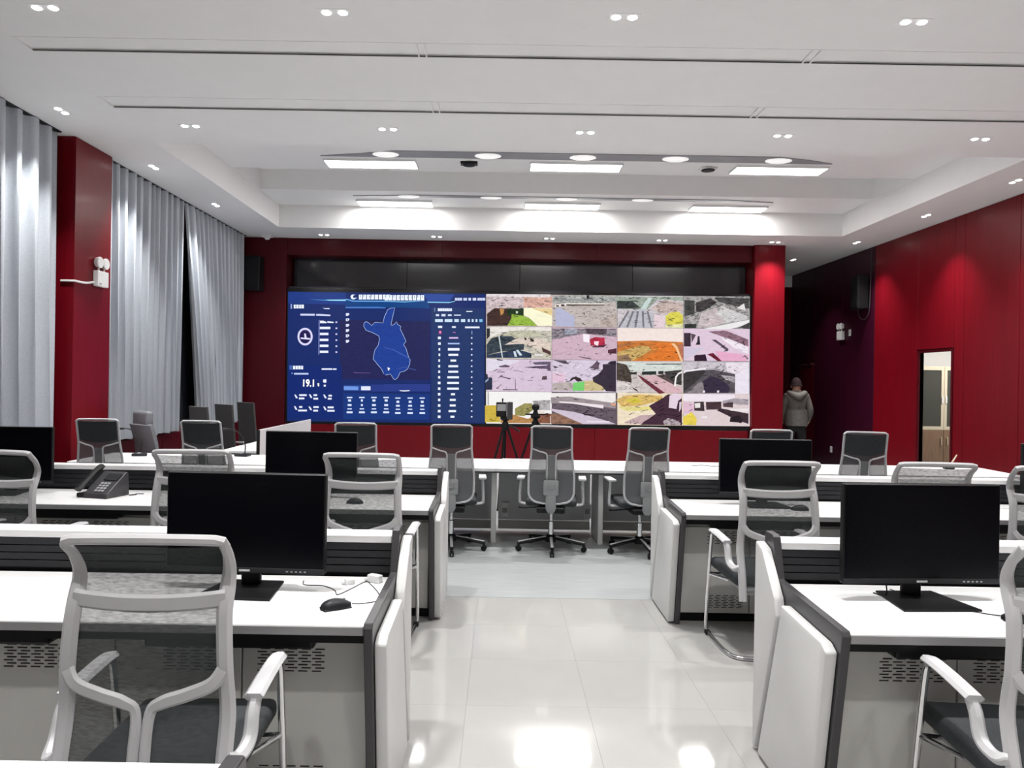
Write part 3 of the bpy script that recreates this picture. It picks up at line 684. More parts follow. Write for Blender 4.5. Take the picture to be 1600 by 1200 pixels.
feed(0, 1, (206, 200, 186), .5, [
    (A_, ((80, 450), (790, 455), (790, 500), (560, 490), (300, 500), (180, 540), (80, 580)), (234, 228, 222), .25), (A_, ((40, 470), (78, 470), (78, 560), (40, 600)), (46, 44, 50), .3),
    (A_, ((185, 540), (340, 500), (560, 500), (720, 560), (480, 570), (250, 600)), (198, 196, 172), .4), (A_, ((40, 660), (90, 590), (180, 560), (330, 560), (480, 660), (470, 720), (200, 740), (40, 780)), (62, 74, 84), .7),
    (A_, ((250, 660), (400, 580), (640, 590), (780, 640), (780, 720), (600, 700), (480, 650)), (222, 206, 194), .35), (A_, ((475, 575), (505, 585), (500, 610), (480, 600)), (34, 28, 28), 0), (A_, ((540, 588), (590, 600), (585, 630), (550, 615)), (34, 28, 28), 0),
    (A_, ((40, 780), (400, 715), (560, 760), (560, 812), (40, 812)), (50, 66, 92), .6), (A_, ((350, 738), (375, 735), (395, 800), (365, 800)), (200, 214, 226), 0), (A_, ((380, 725), (405, 718), (455, 780), (425, 790)), (200, 214, 226), 0),
    (A_, ((175, 555), (190, 552), (230, 810), (218, 812)), (206, 212, 214), 0), (A_, ((600, 770), (700, 770), (690, 790), (600, 788)), (226, 222, 224), 0), (A_, ((680, 690), (785, 740), (785, 780), (690, 740)), (92, 60, 60), .6)], 'camera feed of a dark landslip beside a road')
feed(1, 1, (206, 176, 192), .18, [
    (A_, ((800, 470), (1550, 475), (1550, 570), (1180, 530), (800, 600)), (150, 140, 150), .85), (A_, ((1190, 470), (1440, 475), (1430, 540), (1200, 530)), (92, 78, 86), .7), (A_, ((945, 475), (1090, 470), (1090, 530), (950, 540)), (170, 172, 188), .6),
    (A_, ((1160, 535), (1235, 545), (1235, 635), (1165, 625)), (240, 232, 240), 0), (A_, ((1235, 600), (1300, 570), (1410, 580), (1415, 660), (1330, 685), (1250, 660)), (186, 44, 72), .3), (A_, ((1290, 620), (1345, 620), (1335, 675), (1290, 655)), (246, 220, 230), 0),
    (A_, ((1260, 680), (1440, 655), (1400, 690), (1280, 692)), (80, 40, 60), 0), (A_, ((1450, 720), (1550, 700), (1550, 765), (1450, 760)), (90, 46, 62), .6), (A_, ((1050, 720), (1250, 650), (800, 800), (800, 770)), (196, 164, 182), .1), (A_, ((1110, 795), (1260, 820), (1250, 830), (1100, 800)), (60, 46, 56), 0)], 'camera feed of a red vehicle on a pink-grey road')
feed(2, 1, (240, 224, 218), .1, [
    (B_, ((35, 620), (420, 610), (800, 630), (790, 850), (35, 850)), (206, 124, 56), .35), (B_, ((35, 700), (280, 640), (200, 640), (35, 660)), (176, 112, 66), .3), (B_, ((35, 745), (290, 672), (400, 680), (430, 720), (300, 800), (200, 850), (35, 850)), (206, 172, 104), .45),
    (B_, ((430, 640), (660, 640), (750, 740), (770, 850), (300, 850), (520, 720)), (226, 122, 44), .3), (B_, ((690, 640), (730, 680), (795, 850), (770, 850), (710, 700), (660, 650)), (240, 196, 150), .1), (B_, ((40, 790), (160, 770), (200, 850), (40, 850)), (150, 120, 92), .4), (B_, ((740, 660), (800, 650), (800, 850), (780, 800)), (184, 116, 92), .3)], 'camera feed of a bright orange earth slope')
feed(3, 1, (220, 198, 216), .12, [
    (B_, ((810, 522), (890, 522), (890, 680), (810, 680)), (62, 46, 58), .4), (B_, ((895, 530), (950, 545), (900, 640)), (96, 80, 92), .4), (B_, ((1090, 505), (1300, 495), (1560, 600), (1560, 680), (1330, 590)), (150, 114, 130), .55), (B_, ((1230, 575), (1330, 590), (1560, 690), (1560, 770), (1400, 700)), (238, 228, 238), .15),
    (B_, ((970, 560), (990, 560), (1000, 660), (945, 660), (965, 620)), (50, 40, 50), .3), (B_, ((1180, 600), (1330, 710), (1315, 740), (1230, 670), (1130, 600)), (96, 80, 96), .7), (B_, ((810, 700), (1060, 690), (930, 780), (810, 830)), (206, 196, 216), .1),
    (B_, ((1170, 730), (1560, 780), (1540, 850), (1220, 850)), (228, 170, 198), .12), (B_, ((930, 785), (1060, 770), (1080, 850), (930, 850)), (50, 26, 48), .3), (B_, ((1080, 770), (1150, 755), (1250, 850), (1200, 850), (1130, 800)), (110, 26, 50), .5), (B_, ((1480, 810), (1520, 780), (1560, 820), (1550, 835), (1520, 800)), (110, 100, 112), 0)], 'camera feed of a pink street with a dark car')
feed(0, 2, (214, 194, 214), .15, [
    (C_, ((35, 40), (420, 60), (420, 75), (35, 200)), (222, 214, 228), .1), (C_, ((180, 128), (260, 110), (310, 125), (300, 140), (190, 140)), (92, 74, 92), 0), (C_, ((460, 140), (740, 120), (780, 90), (785, 190), (740, 160)), (96, 80, 104), .5), (C_, ((570, 85), (690, 75), (785, 75), (785, 110), (600, 110)), (104, 94, 116), .5),
    (C_, ((25, 220), (50, 220), (55, 260), (105, 260), (105, 402), (25, 402)), (44, 50, 74), .4), (C_, ((25, 300), (65, 262), (60, 290), (25, 320)), (150, 170, 200), 0), (C_, ((690, 245), (740, 240), (740, 285), (680, 285)), (96, 74, 84), .6), (C_, ((160, 190), (250, 190), (250, 200), (160, 200)), (120, 104, 124), .4), (C_, ((190, 235), (320, 270), (315, 282), (190, 250)), (120, 100, 122), .7),
    (C_, ((370, 275), (376, 275), (380, 400), (372, 400)), (110, 94, 110), 0), (C_, ((230, 395), (400, 398), (400, 406), (230, 406)), (74, 60, 76), 0), (C_, ((150, 42), (230, 55), (225, 66), (170, 60)), (70, 74, 92), 0)], 'camera feed of a pale lilac plaza with small figures')
feed(1, 2, (216, 202, 220), .25, [
    (C_, ((805, 55), (960, 60), (1000, 105), (940, 100)), (92, 78, 92), .5), (C_, ((810, 120), (880, 140), (830, 155)), (80, 66, 80), .3), (C_, ((1280, 110), (1325, 60), (1350, 95), (1340, 165), (1230, 150)), (104, 84, 100), .6), (C_, ((805, 205), (950, 210), (950, 320), (805, 310)), (226, 194, 214), .15),
    (C_, ((1000, 300), (1030, 262), (1080, 250), (1130, 268), (1155, 302), (1090, 305), (1060, 275), (1020, 300)), (50, 34, 42), 0), (C_, ((805, 330), (980, 310), (1050, 330), (1050, 415), (805, 415)), (190, 178, 176), .3), (C_, ((1050, 320), (1180, 305), (1180, 415), (1040, 415)), (120, 206, 112), .15), (C_, ((1180, 300), (1280, 290), (1420, 380), (1400, 415), (1170, 415)), (206, 188, 140), .2),
    (C_, ((1270, 260), (1340, 220), (1390, 160), (1390, 105), (1545, 100), (1545, 425), (1430, 420), (1380, 360), (1280, 310)), (56, 46, 60), .2), (C_, ((1440, 100), (1480, 70), (1545, 65), (1545, 105)), (40, 32, 44), 0)], 'camera feed of a dark silhouette and a green patch')
feed(2, 2, (206, 196, 194), .3, [
    (D_, ((20, 80), (780, 85), (780, 190), (170, 190), (130, 100)), (212, 218, 212), .2), (D_, ((25, 85), (140, 110), (190, 200), (200, 320), (100, 300), (25, 290)), (84, 74, 66), .9), (D_, ((360, 100), (780, 95), (780, 110), (370, 110)), (110, 106, 104), .3), (D_, ((175, 200), (260, 195), (260, 225), (180, 225)), (52, 52, 50), 0), (D_, ((320, 190), (485, 185), (485, 225), (320, 228)), (40, 48, 46), .2),
    (D_, ((510, 185), (570, 182), (570, 220), (510, 220)), (40, 44, 44), 0), (D_, ((580, 190), (780, 170), (780, 350), (700, 330), (600, 250)), (66, 64, 64), .7), (D_, ((330, 240), (470, 232), (700, 350), (780, 380), (780, 440), (580, 440)), (214, 178, 184), .15), (D_, ((480, 235), (580, 220), (700, 330), (690, 345)), (92, 76, 76), .4),
    (D_, ((265, 228), (320, 250), (590, 440), (520, 450), (330, 300)), (112, 48, 62), .3), (D_, ((455, 315), (490, 318), (510, 340), (470, 332)), (60, 46, 50), 0), (D_, ((690, 360), (705, 250), (740, 205), (785, 185), (785, 205), (745, 225), (722, 260), (710, 365)), (236, 232, 232), 0), (D_, ((25, 310), (150, 330), (260, 430), (25, 440)), (224, 216, 212), .5), (D_, ((200, 370), (260, 400), (280, 430), (230, 400)), (60, 46, 46), 0)], 'camera feed of a train roof and platform')
feed(3, 2, (190, 182, 190), .4, [
    (D_, ((800, 85), (1270, 85), (1250, 160), (1060, 150), (800, 180)), (206, 198, 206), .35), (D_, ((800, 200), (900, 180), (1150, 170), (1400, 220), (1400, 440), (800, 440)), (92, 86, 92), .5), (D_, ((800, 190), (930, 180), (1070, 180), (960, 300), (800, 430)), (60, 56, 58), .4), (D_, ((840, 440), (1000, 300), (1030, 330), (1040, 440)), (140, 132, 136), .35),
    (D_, ((1030, 300), (1110, 245), (1200, 260), (1300, 330), (1340, 380), (1320, 440), (1040, 440)), (54, 44, 64), .25), (D_, ((800, 185), (830, 175), (1060, 145), (1060, 165), (830, 195), (800, 215)), (232, 228, 232), 0), (D_, ((1230, 230), (1400, 250), (1390, 320), (1290, 280)), (180, 172, 180), .6), (D_, ((1400, 200), (1560, 90), (1560, 450), (1400, 450)), (232, 224, 236), .1), (D_, ((1290, 85), (1560, 85), (1560, 150), (1400, 220), (1300, 180)), (232, 222, 232), .2), (D_, ((1025, 410), (1050, 410), (1048, 435), (1025, 435)), (230, 226, 232), 0), (D_, ((1190, 410), (1215, 410), (1212, 435), (1190, 435)), (230, 226, 232), 0)], 'camera feed of a dark tunnel mouth under a pale arch')
feed(0, 3, (240, 238, 236), .05, [
    (C_, ((20, 585), (200, 580), (195, 780), (20, 780)), (206, 178, 70), .2), (C_, ((50, 430), (66, 430), (66, 580), (50, 580)), (170, 172, 174), 0), (C_, ((370, 620), (480, 560), (570, 560), (580, 640), (480, 710), (370, 700)), (158, 150, 92), .5), (C_, ((570, 530), (780, 520), (780, 640), (620, 640)), (186, 182, 184), .6), (C_, ((640, 645), (720, 650), (700, 700), (640, 700)), (226, 214, 206), 0),
    (C_, ((200, 720), (350, 690), (520, 740), (600, 700), (780, 680), (780, 795), (200, 788)), (186, 138, 84), .4), (C_, ((600, 700), (780, 680), (780, 795), (600, 790)), (140, 92, 70), .45), (C_, ((690, 690), (740, 670), (800, 690), (770, 715)), (120, 70, 50), .3)], 'camera feed of a pale hall with yellow boxes')
feed(1, 3, (104, 92, 102), .4, [
    (C_, ((785, 440), (1540, 440), (1540, 570), (1200, 510), (785, 490)), (236, 230, 228), .1), (C_, ((785, 490), (1000, 480), (1540, 560), (1540, 620), (1100, 560), (790, 560)), (158, 146, 150), .25), (C_, ((880, 535), (1050, 545), (1400, 580), (1395, 620), (1050, 565), (890, 552)), (232, 222, 226), 0), (C_, ((1480, 560), (1540, 560), (1540, 590), (1490, 580)), (220, 160, 130), .1),
    (C_, ((785, 620), (1060, 660), (1230, 705), (1460, 770), (1540, 800), (1160, 800), (785, 640)), (206, 192, 208), .12), (C_, ((785, 680), (870, 680), (1160, 800), (785, 795)), (150, 112, 92), .45), (C_, ((1200, 765), (1465, 765), (1465, 782), (1200, 778)), (226, 218, 224), 0), (C_, ((1160, 680), (1290, 690), (1290, 705), (1180, 700)), (44, 34, 44), 0)], 'camera feed of a grey roof edge and pale path')
feed(2, 3, (238, 222, 196), .2, [
    (D_, ((20, 520), (120, 470), (280, 455), (560, 470), (560, 520), (300, 590), (80, 600)), (222, 186, 110), .35), (D_, ((120, 520), (260, 490), (320, 540), (220, 565)), (214, 196, 70), .2), (D_, ((30, 600), (300, 600), (440, 590), (440, 640), (160, 650), (240, 690)), (228, 216, 140), .25), (D_, ((100, 790), (300, 700), (460, 690), (320, 800)), (196, 168, 172), .3),
    (D_, ((400, 590), (560, 500), (620, 455), (785, 460), (785, 815), (300, 810), (480, 680)), (70, 44, 60), .35), (D_, ((640, 470), (700, 440), (785, 450), (780, 500), (740, 530), (720, 625), (630, 610)), (224, 206, 220), .05), (D_, ((755, 545), (780, 540), (775, 620), (750, 660)), (214, 198, 214), 0), (D_, ((565, 770), (620, 730), (700, 750), (770, 790), (760, 815), (580, 812)), (186, 172, 178), .9)], 'camera feed of a yellow field beside a dark road')
feed(3, 3, (220, 204, 206), .12, [
    (D_, ((800, 455), (1400, 455), (1400, 540), (800, 530)), (236, 226, 236), .1), (D_, ((1400, 500), (1560, 515), (1560, 580), (1260, 560), (1260, 530)), (170, 160, 168), .3), (D_, ((930, 545), (1040, 540), (1050, 650), (930, 645)), (66, 52, 58), .3), (D_, ((935, 560), (1000, 555), (1000, 610), (940, 615)), (232, 226, 222), .1), (D_, ((1065, 545), (1245, 540), (1245, 630), (1070, 635)), (76, 56, 62), .5), (D_, ((1265, 560), (1380, 545), (1380, 610), (1265, 600)), (84, 66, 72), .4),
    (D_, ((800, 540), (930, 560), (930, 660), (800, 680)), (222, 186, 206), .15), (D_, ((800, 720), (900, 660), (960, 740), (950, 815), (800, 810)), (230, 206, 84), .2), (D_, ((1190, 640), (1250, 620), (1560, 680), (1560, 800), (1440, 760)), (62, 46, 54), .4), (D_, ((1300, 625), (1560, 620), (1560, 660), (1360, 645)), (230, 222, 224), 0), (D_, ((1350, 720), (1440, 700), (1495, 740), (1480, 785), (1340, 775)), (40, 30, 36), .4), (D_, ((1010, 715), (1080, 710), (1075, 730), (1020, 728)), (238, 232, 232), 0)], 'camera feed of parked dark cars before a white building')

# ------------------------------------------------------------------ consoles and cabinets
CY = 0.70       # console depth
def console(label, xe, dr, y0, length, units, trays=True):
    """xe = aisle side of the end frame, dr = +1 or -1 the way the desk runs"""
    t = thing('console_desk', label, 'desk', (xe, y0, 0), 0, 'console desks in rows')
    X = lambda a: dr * a
    a0, a1 = 0.034, length
    MB().box(X(a0), X(a1), 0.012, 0.645, 0.728, 0.757, 0.002, 1).build('worktop', M_WHITE, t)
    MB().box(X(a0), X(a1), 0.0, 0.0115, 0.726, 0.757, 0.002, 1).build('edge_band', M_EDGE, t)
    MB().box(X(a0), X(a1), 0.642, 0.765, 0.905, 0.937, 0.003, 1).build('ledge', M_WHITE, t)
    for k in range(4):
        z = 0.772 + 0.0325 * k
        MB().prism([(0.662, z), (0.672, z), (0.680, z + 0.0285), (0.660, z + 0.0285)], 'x', X(a0), X(a1)).build('slat', M_SLAT, t)
    MB().box(X(a0), X(a1), 0.682, 0.720, 0.0, 0.904).build('back_panel', M_SLAT, t)
    MB().box(X(a0), X(a1), 0.03, 0.05, 0.690, 0.7275).build('apron', M_BLACK, t)
    if trays:
        for k in range(units):
            c = 0.05 + 0.935 * (k + 0.5)
            MB().box(X(c - 0.30), X(c + 0.30), 0.052, 0.148, 0.655, 0.700, 0.012, 2).build('keyboard_tray', M_BLACK, t)
    prof = [(-0.012, 0.752), (0.0, 0.772), (0.585, 0.790), (0.640, 0.960), (0.655, 0.968), (0.735, 0.968), (0.745, 0.955), (0.745, 0.0), (0.125, 0.0)]
    for aa in (0.0, length):
        MB().prism(prof, 'x', X(aa), X(aa + 0.032), 0.004).build('end_frame', M_FRAME, t)
    rear = [(0.655, 0.905), (0.735, 0.925), (0.740, 0.01), (0.715, 0.01), (0.480, 0.665), (0.505, 0.735)]
    front = [(0.435, 0.728), (0.060, 0.712), (0.016, 0.690), (0.140, 0.012), (0.672, 0.012), (0.438, 0.690)]
    MB().prism(rear, 'x', X(-0.046), X(-0.001), 0.010).build('side_panel', M_PANELW, t, True)
    MB().prism(front, 'x', X(-0.046), X(-0.001), 0.010).build('side_panel', M_PANELW, t, True)
    return t
vent_me = None
def vent_mesh():
    mb = MB(); r = random.Random(4)
    for row in range(8):
        for c in range(5):
            x = -0.115 + c * 0.05 + (0.012 if row % 2 else 0); z = -0.04 + row * 0.0115
            mb.box(x, x + 0.034, -0.0012, 0.0, z, z + 0.0042)
    return mb.mesh('vent', M_SLOT)
vent_me = vent_mesh()
def make_cabinet():
    t = thing('console_cabinet', '', 'cabinet', (0, 0, 0))
    MB().box(-0.464, 0.464, 0.022, 0.45, 0.062, 0.682).build('body', M_CAB, t)
    MB().box(-0.464, 0.464, 0.05, 0.44, 0.0, 0.0615).build('plinth', M_BLACK, t)
    for s in (-1, 1):
        x0, x1 = (-0.463, -0.003) if s < 0 else (0.003, 0.463)
        d = MB().box(x0, x1, 0.0, 0.0205, 0.070, 0.648, 0.003, 1).build('door', M_CAB, t)
        v = obj('vent', vent_me, d, True); v.location = ((x0 + x1) / 2 - s * 0.06, -0.0002, 0.575)
        v = obj('vent', vent_me, d, True); v.location = ((x0 + x1) / 2 - s * 0.06, -0.0002, 0.145)
        if s > 0:
            hd = MB().box(0.022, 0.042, -0.004, 0.0, 0.36, 0.45, 0.004, 2).build('handle', M_EDGE, d)
            MB().box(0.026, 0.038, -0.006, -0.004, 0.405, 0.44, 0.002, 1).build('pull', M_CHROME, hd)
            MB().lathe([(0.005, 0), (0.005, 0.003)], 10, M=Matrix.Translation((0.032, -0.004, 0.38)) @ Matrix.Rotation(PI / 2, 4, 'X')).build('lock', M_CHROME, hd)
    return t
CB = Proto(make_cabinet)
Y1, Y2, Y0_ = 2.54, 4.80, 0.53
XLE, XRE = -0.43, 1.185
banks = [('white console desk of the front left bank, with the large monitor and mouse', XLE, -1, Y1, 3.80, 'front left console desk', 3),
         ('white console desk of the second left row, with the telephone', XLE, -1, Y2, 3.80, 'second left console desk', 4),
         ('white console desk of the front right bank, with angular end panel', XRE, 1, Y1, 3.80, 'front right console desk', 2),
         ('white console desk of the second right row, behind the front right bank', XRE, 1, Y2, 3.80, 'second right console desk', 4)]
for lab, xe, dr, y, ln, nm, nu in banks:
    console(lab, xe, dr, y, ln, 4)
    for k in range(nu):
        c = xe + dr * (0.034 + 0.008 + 0.932 * (k + 0.5))
        CB.put((c, y + 0.165, 0), 0, 'grey vented cabinet under the %s, %s from the aisle' % (nm, ORD[k]), 'vented cabinets under the console desks')
console('white console desk ledge at the bottom left corner, nearest the camera', XLE, -1, Y0_, 2.6, 2)

# long table before the screen
TX0, TX1, TY0, TY1 = -4.20, 5.15, 7.13, 8.00
t3 = thing('long_table', 'long white table across the room, with mesh swivel chairs tucked in', 'table', ((TX0 + TX1) / 2, TY0, 0))
cx = (TX0 + TX1) / 2
nmod = 9; mw = (TX1 - TX0) / nmod
for k in range(nmod):
    a = TX0 + mw * k - cx
    MB().box(a + 0.001, a + mw - 0.001, 0.0, 0.87, 0.728, 0.757, 0.002, 1).build('tabletop', M_WHITE, t3)
    MB().box(a + 0.03, a + mw - 0.03, 0.74, 0.76, 0.125, 0.711).build('modesty_panel', M_GREYB, t3)
    MB().box(a + 0.03, a + mw - 0.03, 0.72, 0.77, 0.03, 0.12, 0.003, 1).build('rail', M_CAB, t3)
MB().box(TX0 - cx, TX1 - cx, 0.02, 0.85, 0.712, 0.7275).build('underframe', M_FRAME, t3)
leg_xs = [-0.06 + 1.06 * k for k in (-3, -2, 0, 1, 2, 3, 4)] + [TX0 + 0.04, TX1 - 0.04]
for x in leg_xs:
    MB().box(x - cx - 0.025, x - cx + 0.025, 0.16, 0.715, 0.0, 0.7115, 0.004, 1).build('leg', M_PANELW, t3)
for x, lab in ((0.055, 'small white socket box under the long table, left of the middle chair'), (0.93, 'small white socket box under the long table, right of the middle chair')):
    t = thing('socket_box', lab, 'socket', (x, TY0 + 0.72, 0.16), 0, 'socket boxes under the long table')
    MB().box(-0.04, 0.04, -0.045, -0.001, 0, 0.15, 0.004, 1).build('box', M_LAMPW, t)
    MB().box(-0.025, 0.025, -0.048, -0.0455, 0.05, 0.1).build('socket_face', M_EDGE, t)

# ------------------------------------------------------------------ chairs
def smooth_path(pts, n):
    P = [Vector(p) for p in pts]; out = []
    for i in range(len(P) - 1):
        p0, p1, p2, p3 = P[max(i - 1, 0)], P[i], P[i + 1], P[min(i + 2, len(P) - 1)]
        for k in range(n):
            t = k / n
            out.append(0.5 * ((2 * p1) + (p2 - p0) * t + (2 * p0 - 5 * p1 + 4 * p2 - p3) * t * t + (3 * p1 - p0 - 3 * p2 + p3) * t ** 3))
    out.append(P[-1]); return out
def ribbon(mb, path, wdir, w, th, bevel=0.0):
    """band of width w along wdir(i), thickness th, along path"""
    t = bmesh.new(); rings = []
    n = len(path)
    for i, p in enumerate(path):
        d = (path[min(i + 1, n - 1)] - path[max(i - 1, 0)]).normalized()
        wv = Vector(wdir(i / (n - 1)) if callable(wdir) else wdir); wv = (wv - d * wv.dot(d)).normalized(); nv = d.cross(wv)
        ww = w(i / (n - 1)) if callable(w) else w
        b = min(th * 0.45, ww * 0.3)
        pr = [(-ww / 2 + b, -th / 2), (ww / 2 - b, -th / 2), (ww / 2, -th / 2 + b), (ww / 2, th / 2 - b), (ww / 2 - b, th / 2), (-ww / 2 + b, th / 2), (-ww / 2, th / 2 - b), (-ww / 2, -th / 2 + b)]
        rings.append([t.verts.new(p + wv * a + nv * c) for a, c in pr])
    for a, b in zip(rings, rings[1:]):
        for k in range(8): t.faces.new([a[k], a[(k + 1) % 8], b[(k + 1) % 8], b[k]])
    t.faces.new(rings[0]); t.faces.new(list(reversed(rings[-1])))
    bmesh.ops.recalc_face_normals(t, faces=t.faces)
    mb._add(t); return mb
# S-shaped profile of the visitor chair back, (y, z) ; user faces +y
PROF = smooth_path([(0, -0.335, 0.36), (0, -0.315, 0.50), (0, -0.275, 0.66), (0, -0.285, 0.80), (0, -0.275, 0.94), (0, -0.240, 1.04), (0, -0.262, 1.10), (0, -0.305, 1.140)], 8)
def prof_y(z):
    for a, b in zip(PROF, PROF[1:]):
        if a.z <= z <= b.z: return a.y + (b.y - a.y) * (z - a.z) / max(1e-6, b.z - a.z)
    return PROF[0].y if z < PROF[0].z else PROF[-1].y
def hw(z):      # half width of the back
    return 0.211 + 0.008 * max(0, (z - 1.03) / 0.11) if z > 0.95 else 0.211 + 0.015 * min(1, max(0, (0.95 - z) / 0.3))
def make_visitor():
    t = thing('visitor_chair', '', 'chair', (0, 0, 0))
    mb = MB()
    cor = [Vector((0.215, PROF[-1].y - 0.008, 1.1535)), Vector((0.196, PROF[-1].y - 0.013, 1.158))]
    half = [Vector((hw(p.z), p.y, p.z)) for p in PROF] + cor + [Vector((x, PROF[-1].y - 0.014 - 0.004 * math.cos(x * 7), 1.158 + 0.003 * math.cos(x * 7))) for x in (0.15, 0.08)]
    loop = [Vector((-p.x, p.y, p.z)) for p in half] + [Vector((0, PROF[-1].y - 0.018, 1.161))] + list(reversed(half))
    def wd(u, loop=loop):
        i = min(len(loop) - 2, max(1, int(round(u * (len(loop) - 1))))); d = loop[i + 1] - loop[i - 1]
        return d.cross(Vector((0, 1, 0)))
    ribbon(mb, loop, wd, lambda u: 0.046 if u < 0.30 or u > 0.70 else 0.046 - 0.016 * min(1, (0.2 - abs(u - 0.5)) / 0.1), 0.026)
    mb.build('back_frame', M_CHAIR, t, True)
    cr = [Vector((x, prof_y(0.985) - 0.026 + 0.03 * (x / 0.22) ** 2 * 0.7, 0.972 + 0.010 * (x / 0.2) ** 2)) for x in [-0.212 + 0.424 * k / 14 for k in range(15)]]
    ribbon(MB_ := MB(), cr, (0, 0, 1), 0.050, 0.018); MB_.build('crossbar', M_CHAIR, t, True)
    y_b = MB()
    for s in (-1, 1):
        zz = smooth_path([(s * 0.222, prof_y(0.80), 0.80), (s * 0.190, prof_y(0.75) - 0.018, 0.752), (s * 0.12, prof_y(0.72) - 0.026, 0.722), (s * 0.052, prof_y(0.70) - 0.030, 0.700), (s * 0.0195, prof_y(0.67) - 0.030, 0.668), (s * 0.0165, prof_y(0.55) - 0.026, 0.55), (s * 0.0165, prof_y(0.40) - 0.01, 0.385)], 6)
        def wd2(u, zz=zz):
            i = min(len(zz) - 2, max(1, int(round(u * (len(zz) - 1))))); d = zz[i + 1] - zz[i - 1]
            return d.cross(Vector((0, 1, 0)))
        ribbon(y_b, zz, wd2, lambda u: 0.040 if u < 0.45 else 0.040 - 0.009 * min(1, (u - 0.45) / 0.2), 0.018)
    y_b.build('back_brace', M_CHAIR, t, True)
    P = []
    for i in range(17):
        row = []
        for j in range(21):
            z = 0.42 + (1.135 - 0.42) * j / 20; u = -1 + 2 * i / 16
            row.append((u * (hw(z) - 0.012), prof_y(z) + 0.012 - 0.030 * (1 - u * u), z))
        P.append(row)
    MB().grid(P, 0.0).build('back_mesh', M_MESH, t, True)
    MB().box(-0.235, 0.235, -0.235, 0.245, 0.415, 0.485, 0.028, 3).build('seat', M_SEAT, t, True)
    MB().box(-0.20, 0.20, -0.30, 0.20, 0.385, 0.4145, 0.008, 2).build('seat_pan', M_CHAIRD, t, True)
    for s in (-1, 1):
        arm = MB()
        pth = smooth_path([(s * 0.236, -0.305, 0.545), (s * 0.262, -0.285, 0.54), (s * 0.275, -0.235, 0.565), (s * 0.275, -0.205, 0.63), (s * 0.275, -0.175, 0.672)], 6)
        ribbon(arm, pth, (1, 0, 0), lambda u: 0.046 - 0.01 * u, 0.034)
        a = arm.build('arm', M_CHAIR, t, True)
        pad = MB(); pp = smooth_path([(s * 0.275, -0.20, 0.672), (s * 0.275, -0.08, 0.684), (s * 0.275, 0.04, 0.690), (s * 0.275, 0.10, 0.684)], 5)
        ribbon(pad, pp, (1, 0, 0), lambda u: 0.058 if u < 0.8 else 0.058 - 0.11 * (u - 0.8), 0.022)
        pad.build('arm_pad', M_CHAIR, a, True)
    fr = MB()
    for s in (-1, 1):
        fr.tube([(s * 0.275, 0.075, 0.675), (s * 0.275, 0.100, 0.62), (s * 0.275, 0.155, 0.30), (s * 0.275, 0.185, 0.06), (s * 0.272, 0.17, 0.020), (s * 0.270, 0.12, 0.0125), (s * 0.268, -0.16, 0.0125), (s * 0.235, -0.27, 0.0125), (s * 0.14, -0.30, 0.0125), (0, -0.302, 0.0125)], 0.0125, 10, 5)
    for y in (0.0, 0.135):
        fr.tube([(-0.272, 0.135, 0.40), (-0.2, y, 0.395), (0.2, y, 0.395), (0.272, 0.135, 0.40)], 0.010, 8)
    fr.build('sled_base', M_CHROME, t, True)
    for s in (-1, 1):
        MB().box(s * 0.272 - 0.017, s * 0.272 + 0.017, 0.13, 0.17, 0.0, 0.03, 0.006, 1).build('foot_pad', M_BLACK, t)
    return t
VC = Proto(make_visitor)
GA = 'sled-base mesh chairs at the console desks'
VC.put((-0.998, 2.36, 0), math.radians(2), 'large pale-framed mesh chair with sled base in the left foreground', GA)
VC.put((-0.81, 4.66, 0), math.radians(-2), 'mesh sled chair at the second left desk, nearest the aisle', GA)
VC.put((-1.86, 4.70, 0), math.radians(3), 'mesh sled chair at the second left desk, behind the front left monitor', GA)
VC.put((-2.85, 4.50, 0), math.radians(-6), 'mesh sled chair at the second left desk, cut by the left picture edge', GA)
VC.put((1.745, 2.42, 0), math.radians(-4), 'mesh sled chair at the front right desk, cut by the right picture edge', GA)
VC.put((1.63, 4.60, 0), math.radians(2), 'mesh sled chair at the second right desk nearest the aisle, chrome runner in full view', GA)
VC.put((2.60, 4.66, 0), math.radians(-3), 'mesh sled chair at the second right desk, only its top above the front right monitor', GA)
VC.put((3.23, 4.55, 0), math.radians(-5), 'mesh sled chair at the second right desk, cut by the right picture edge', GA)

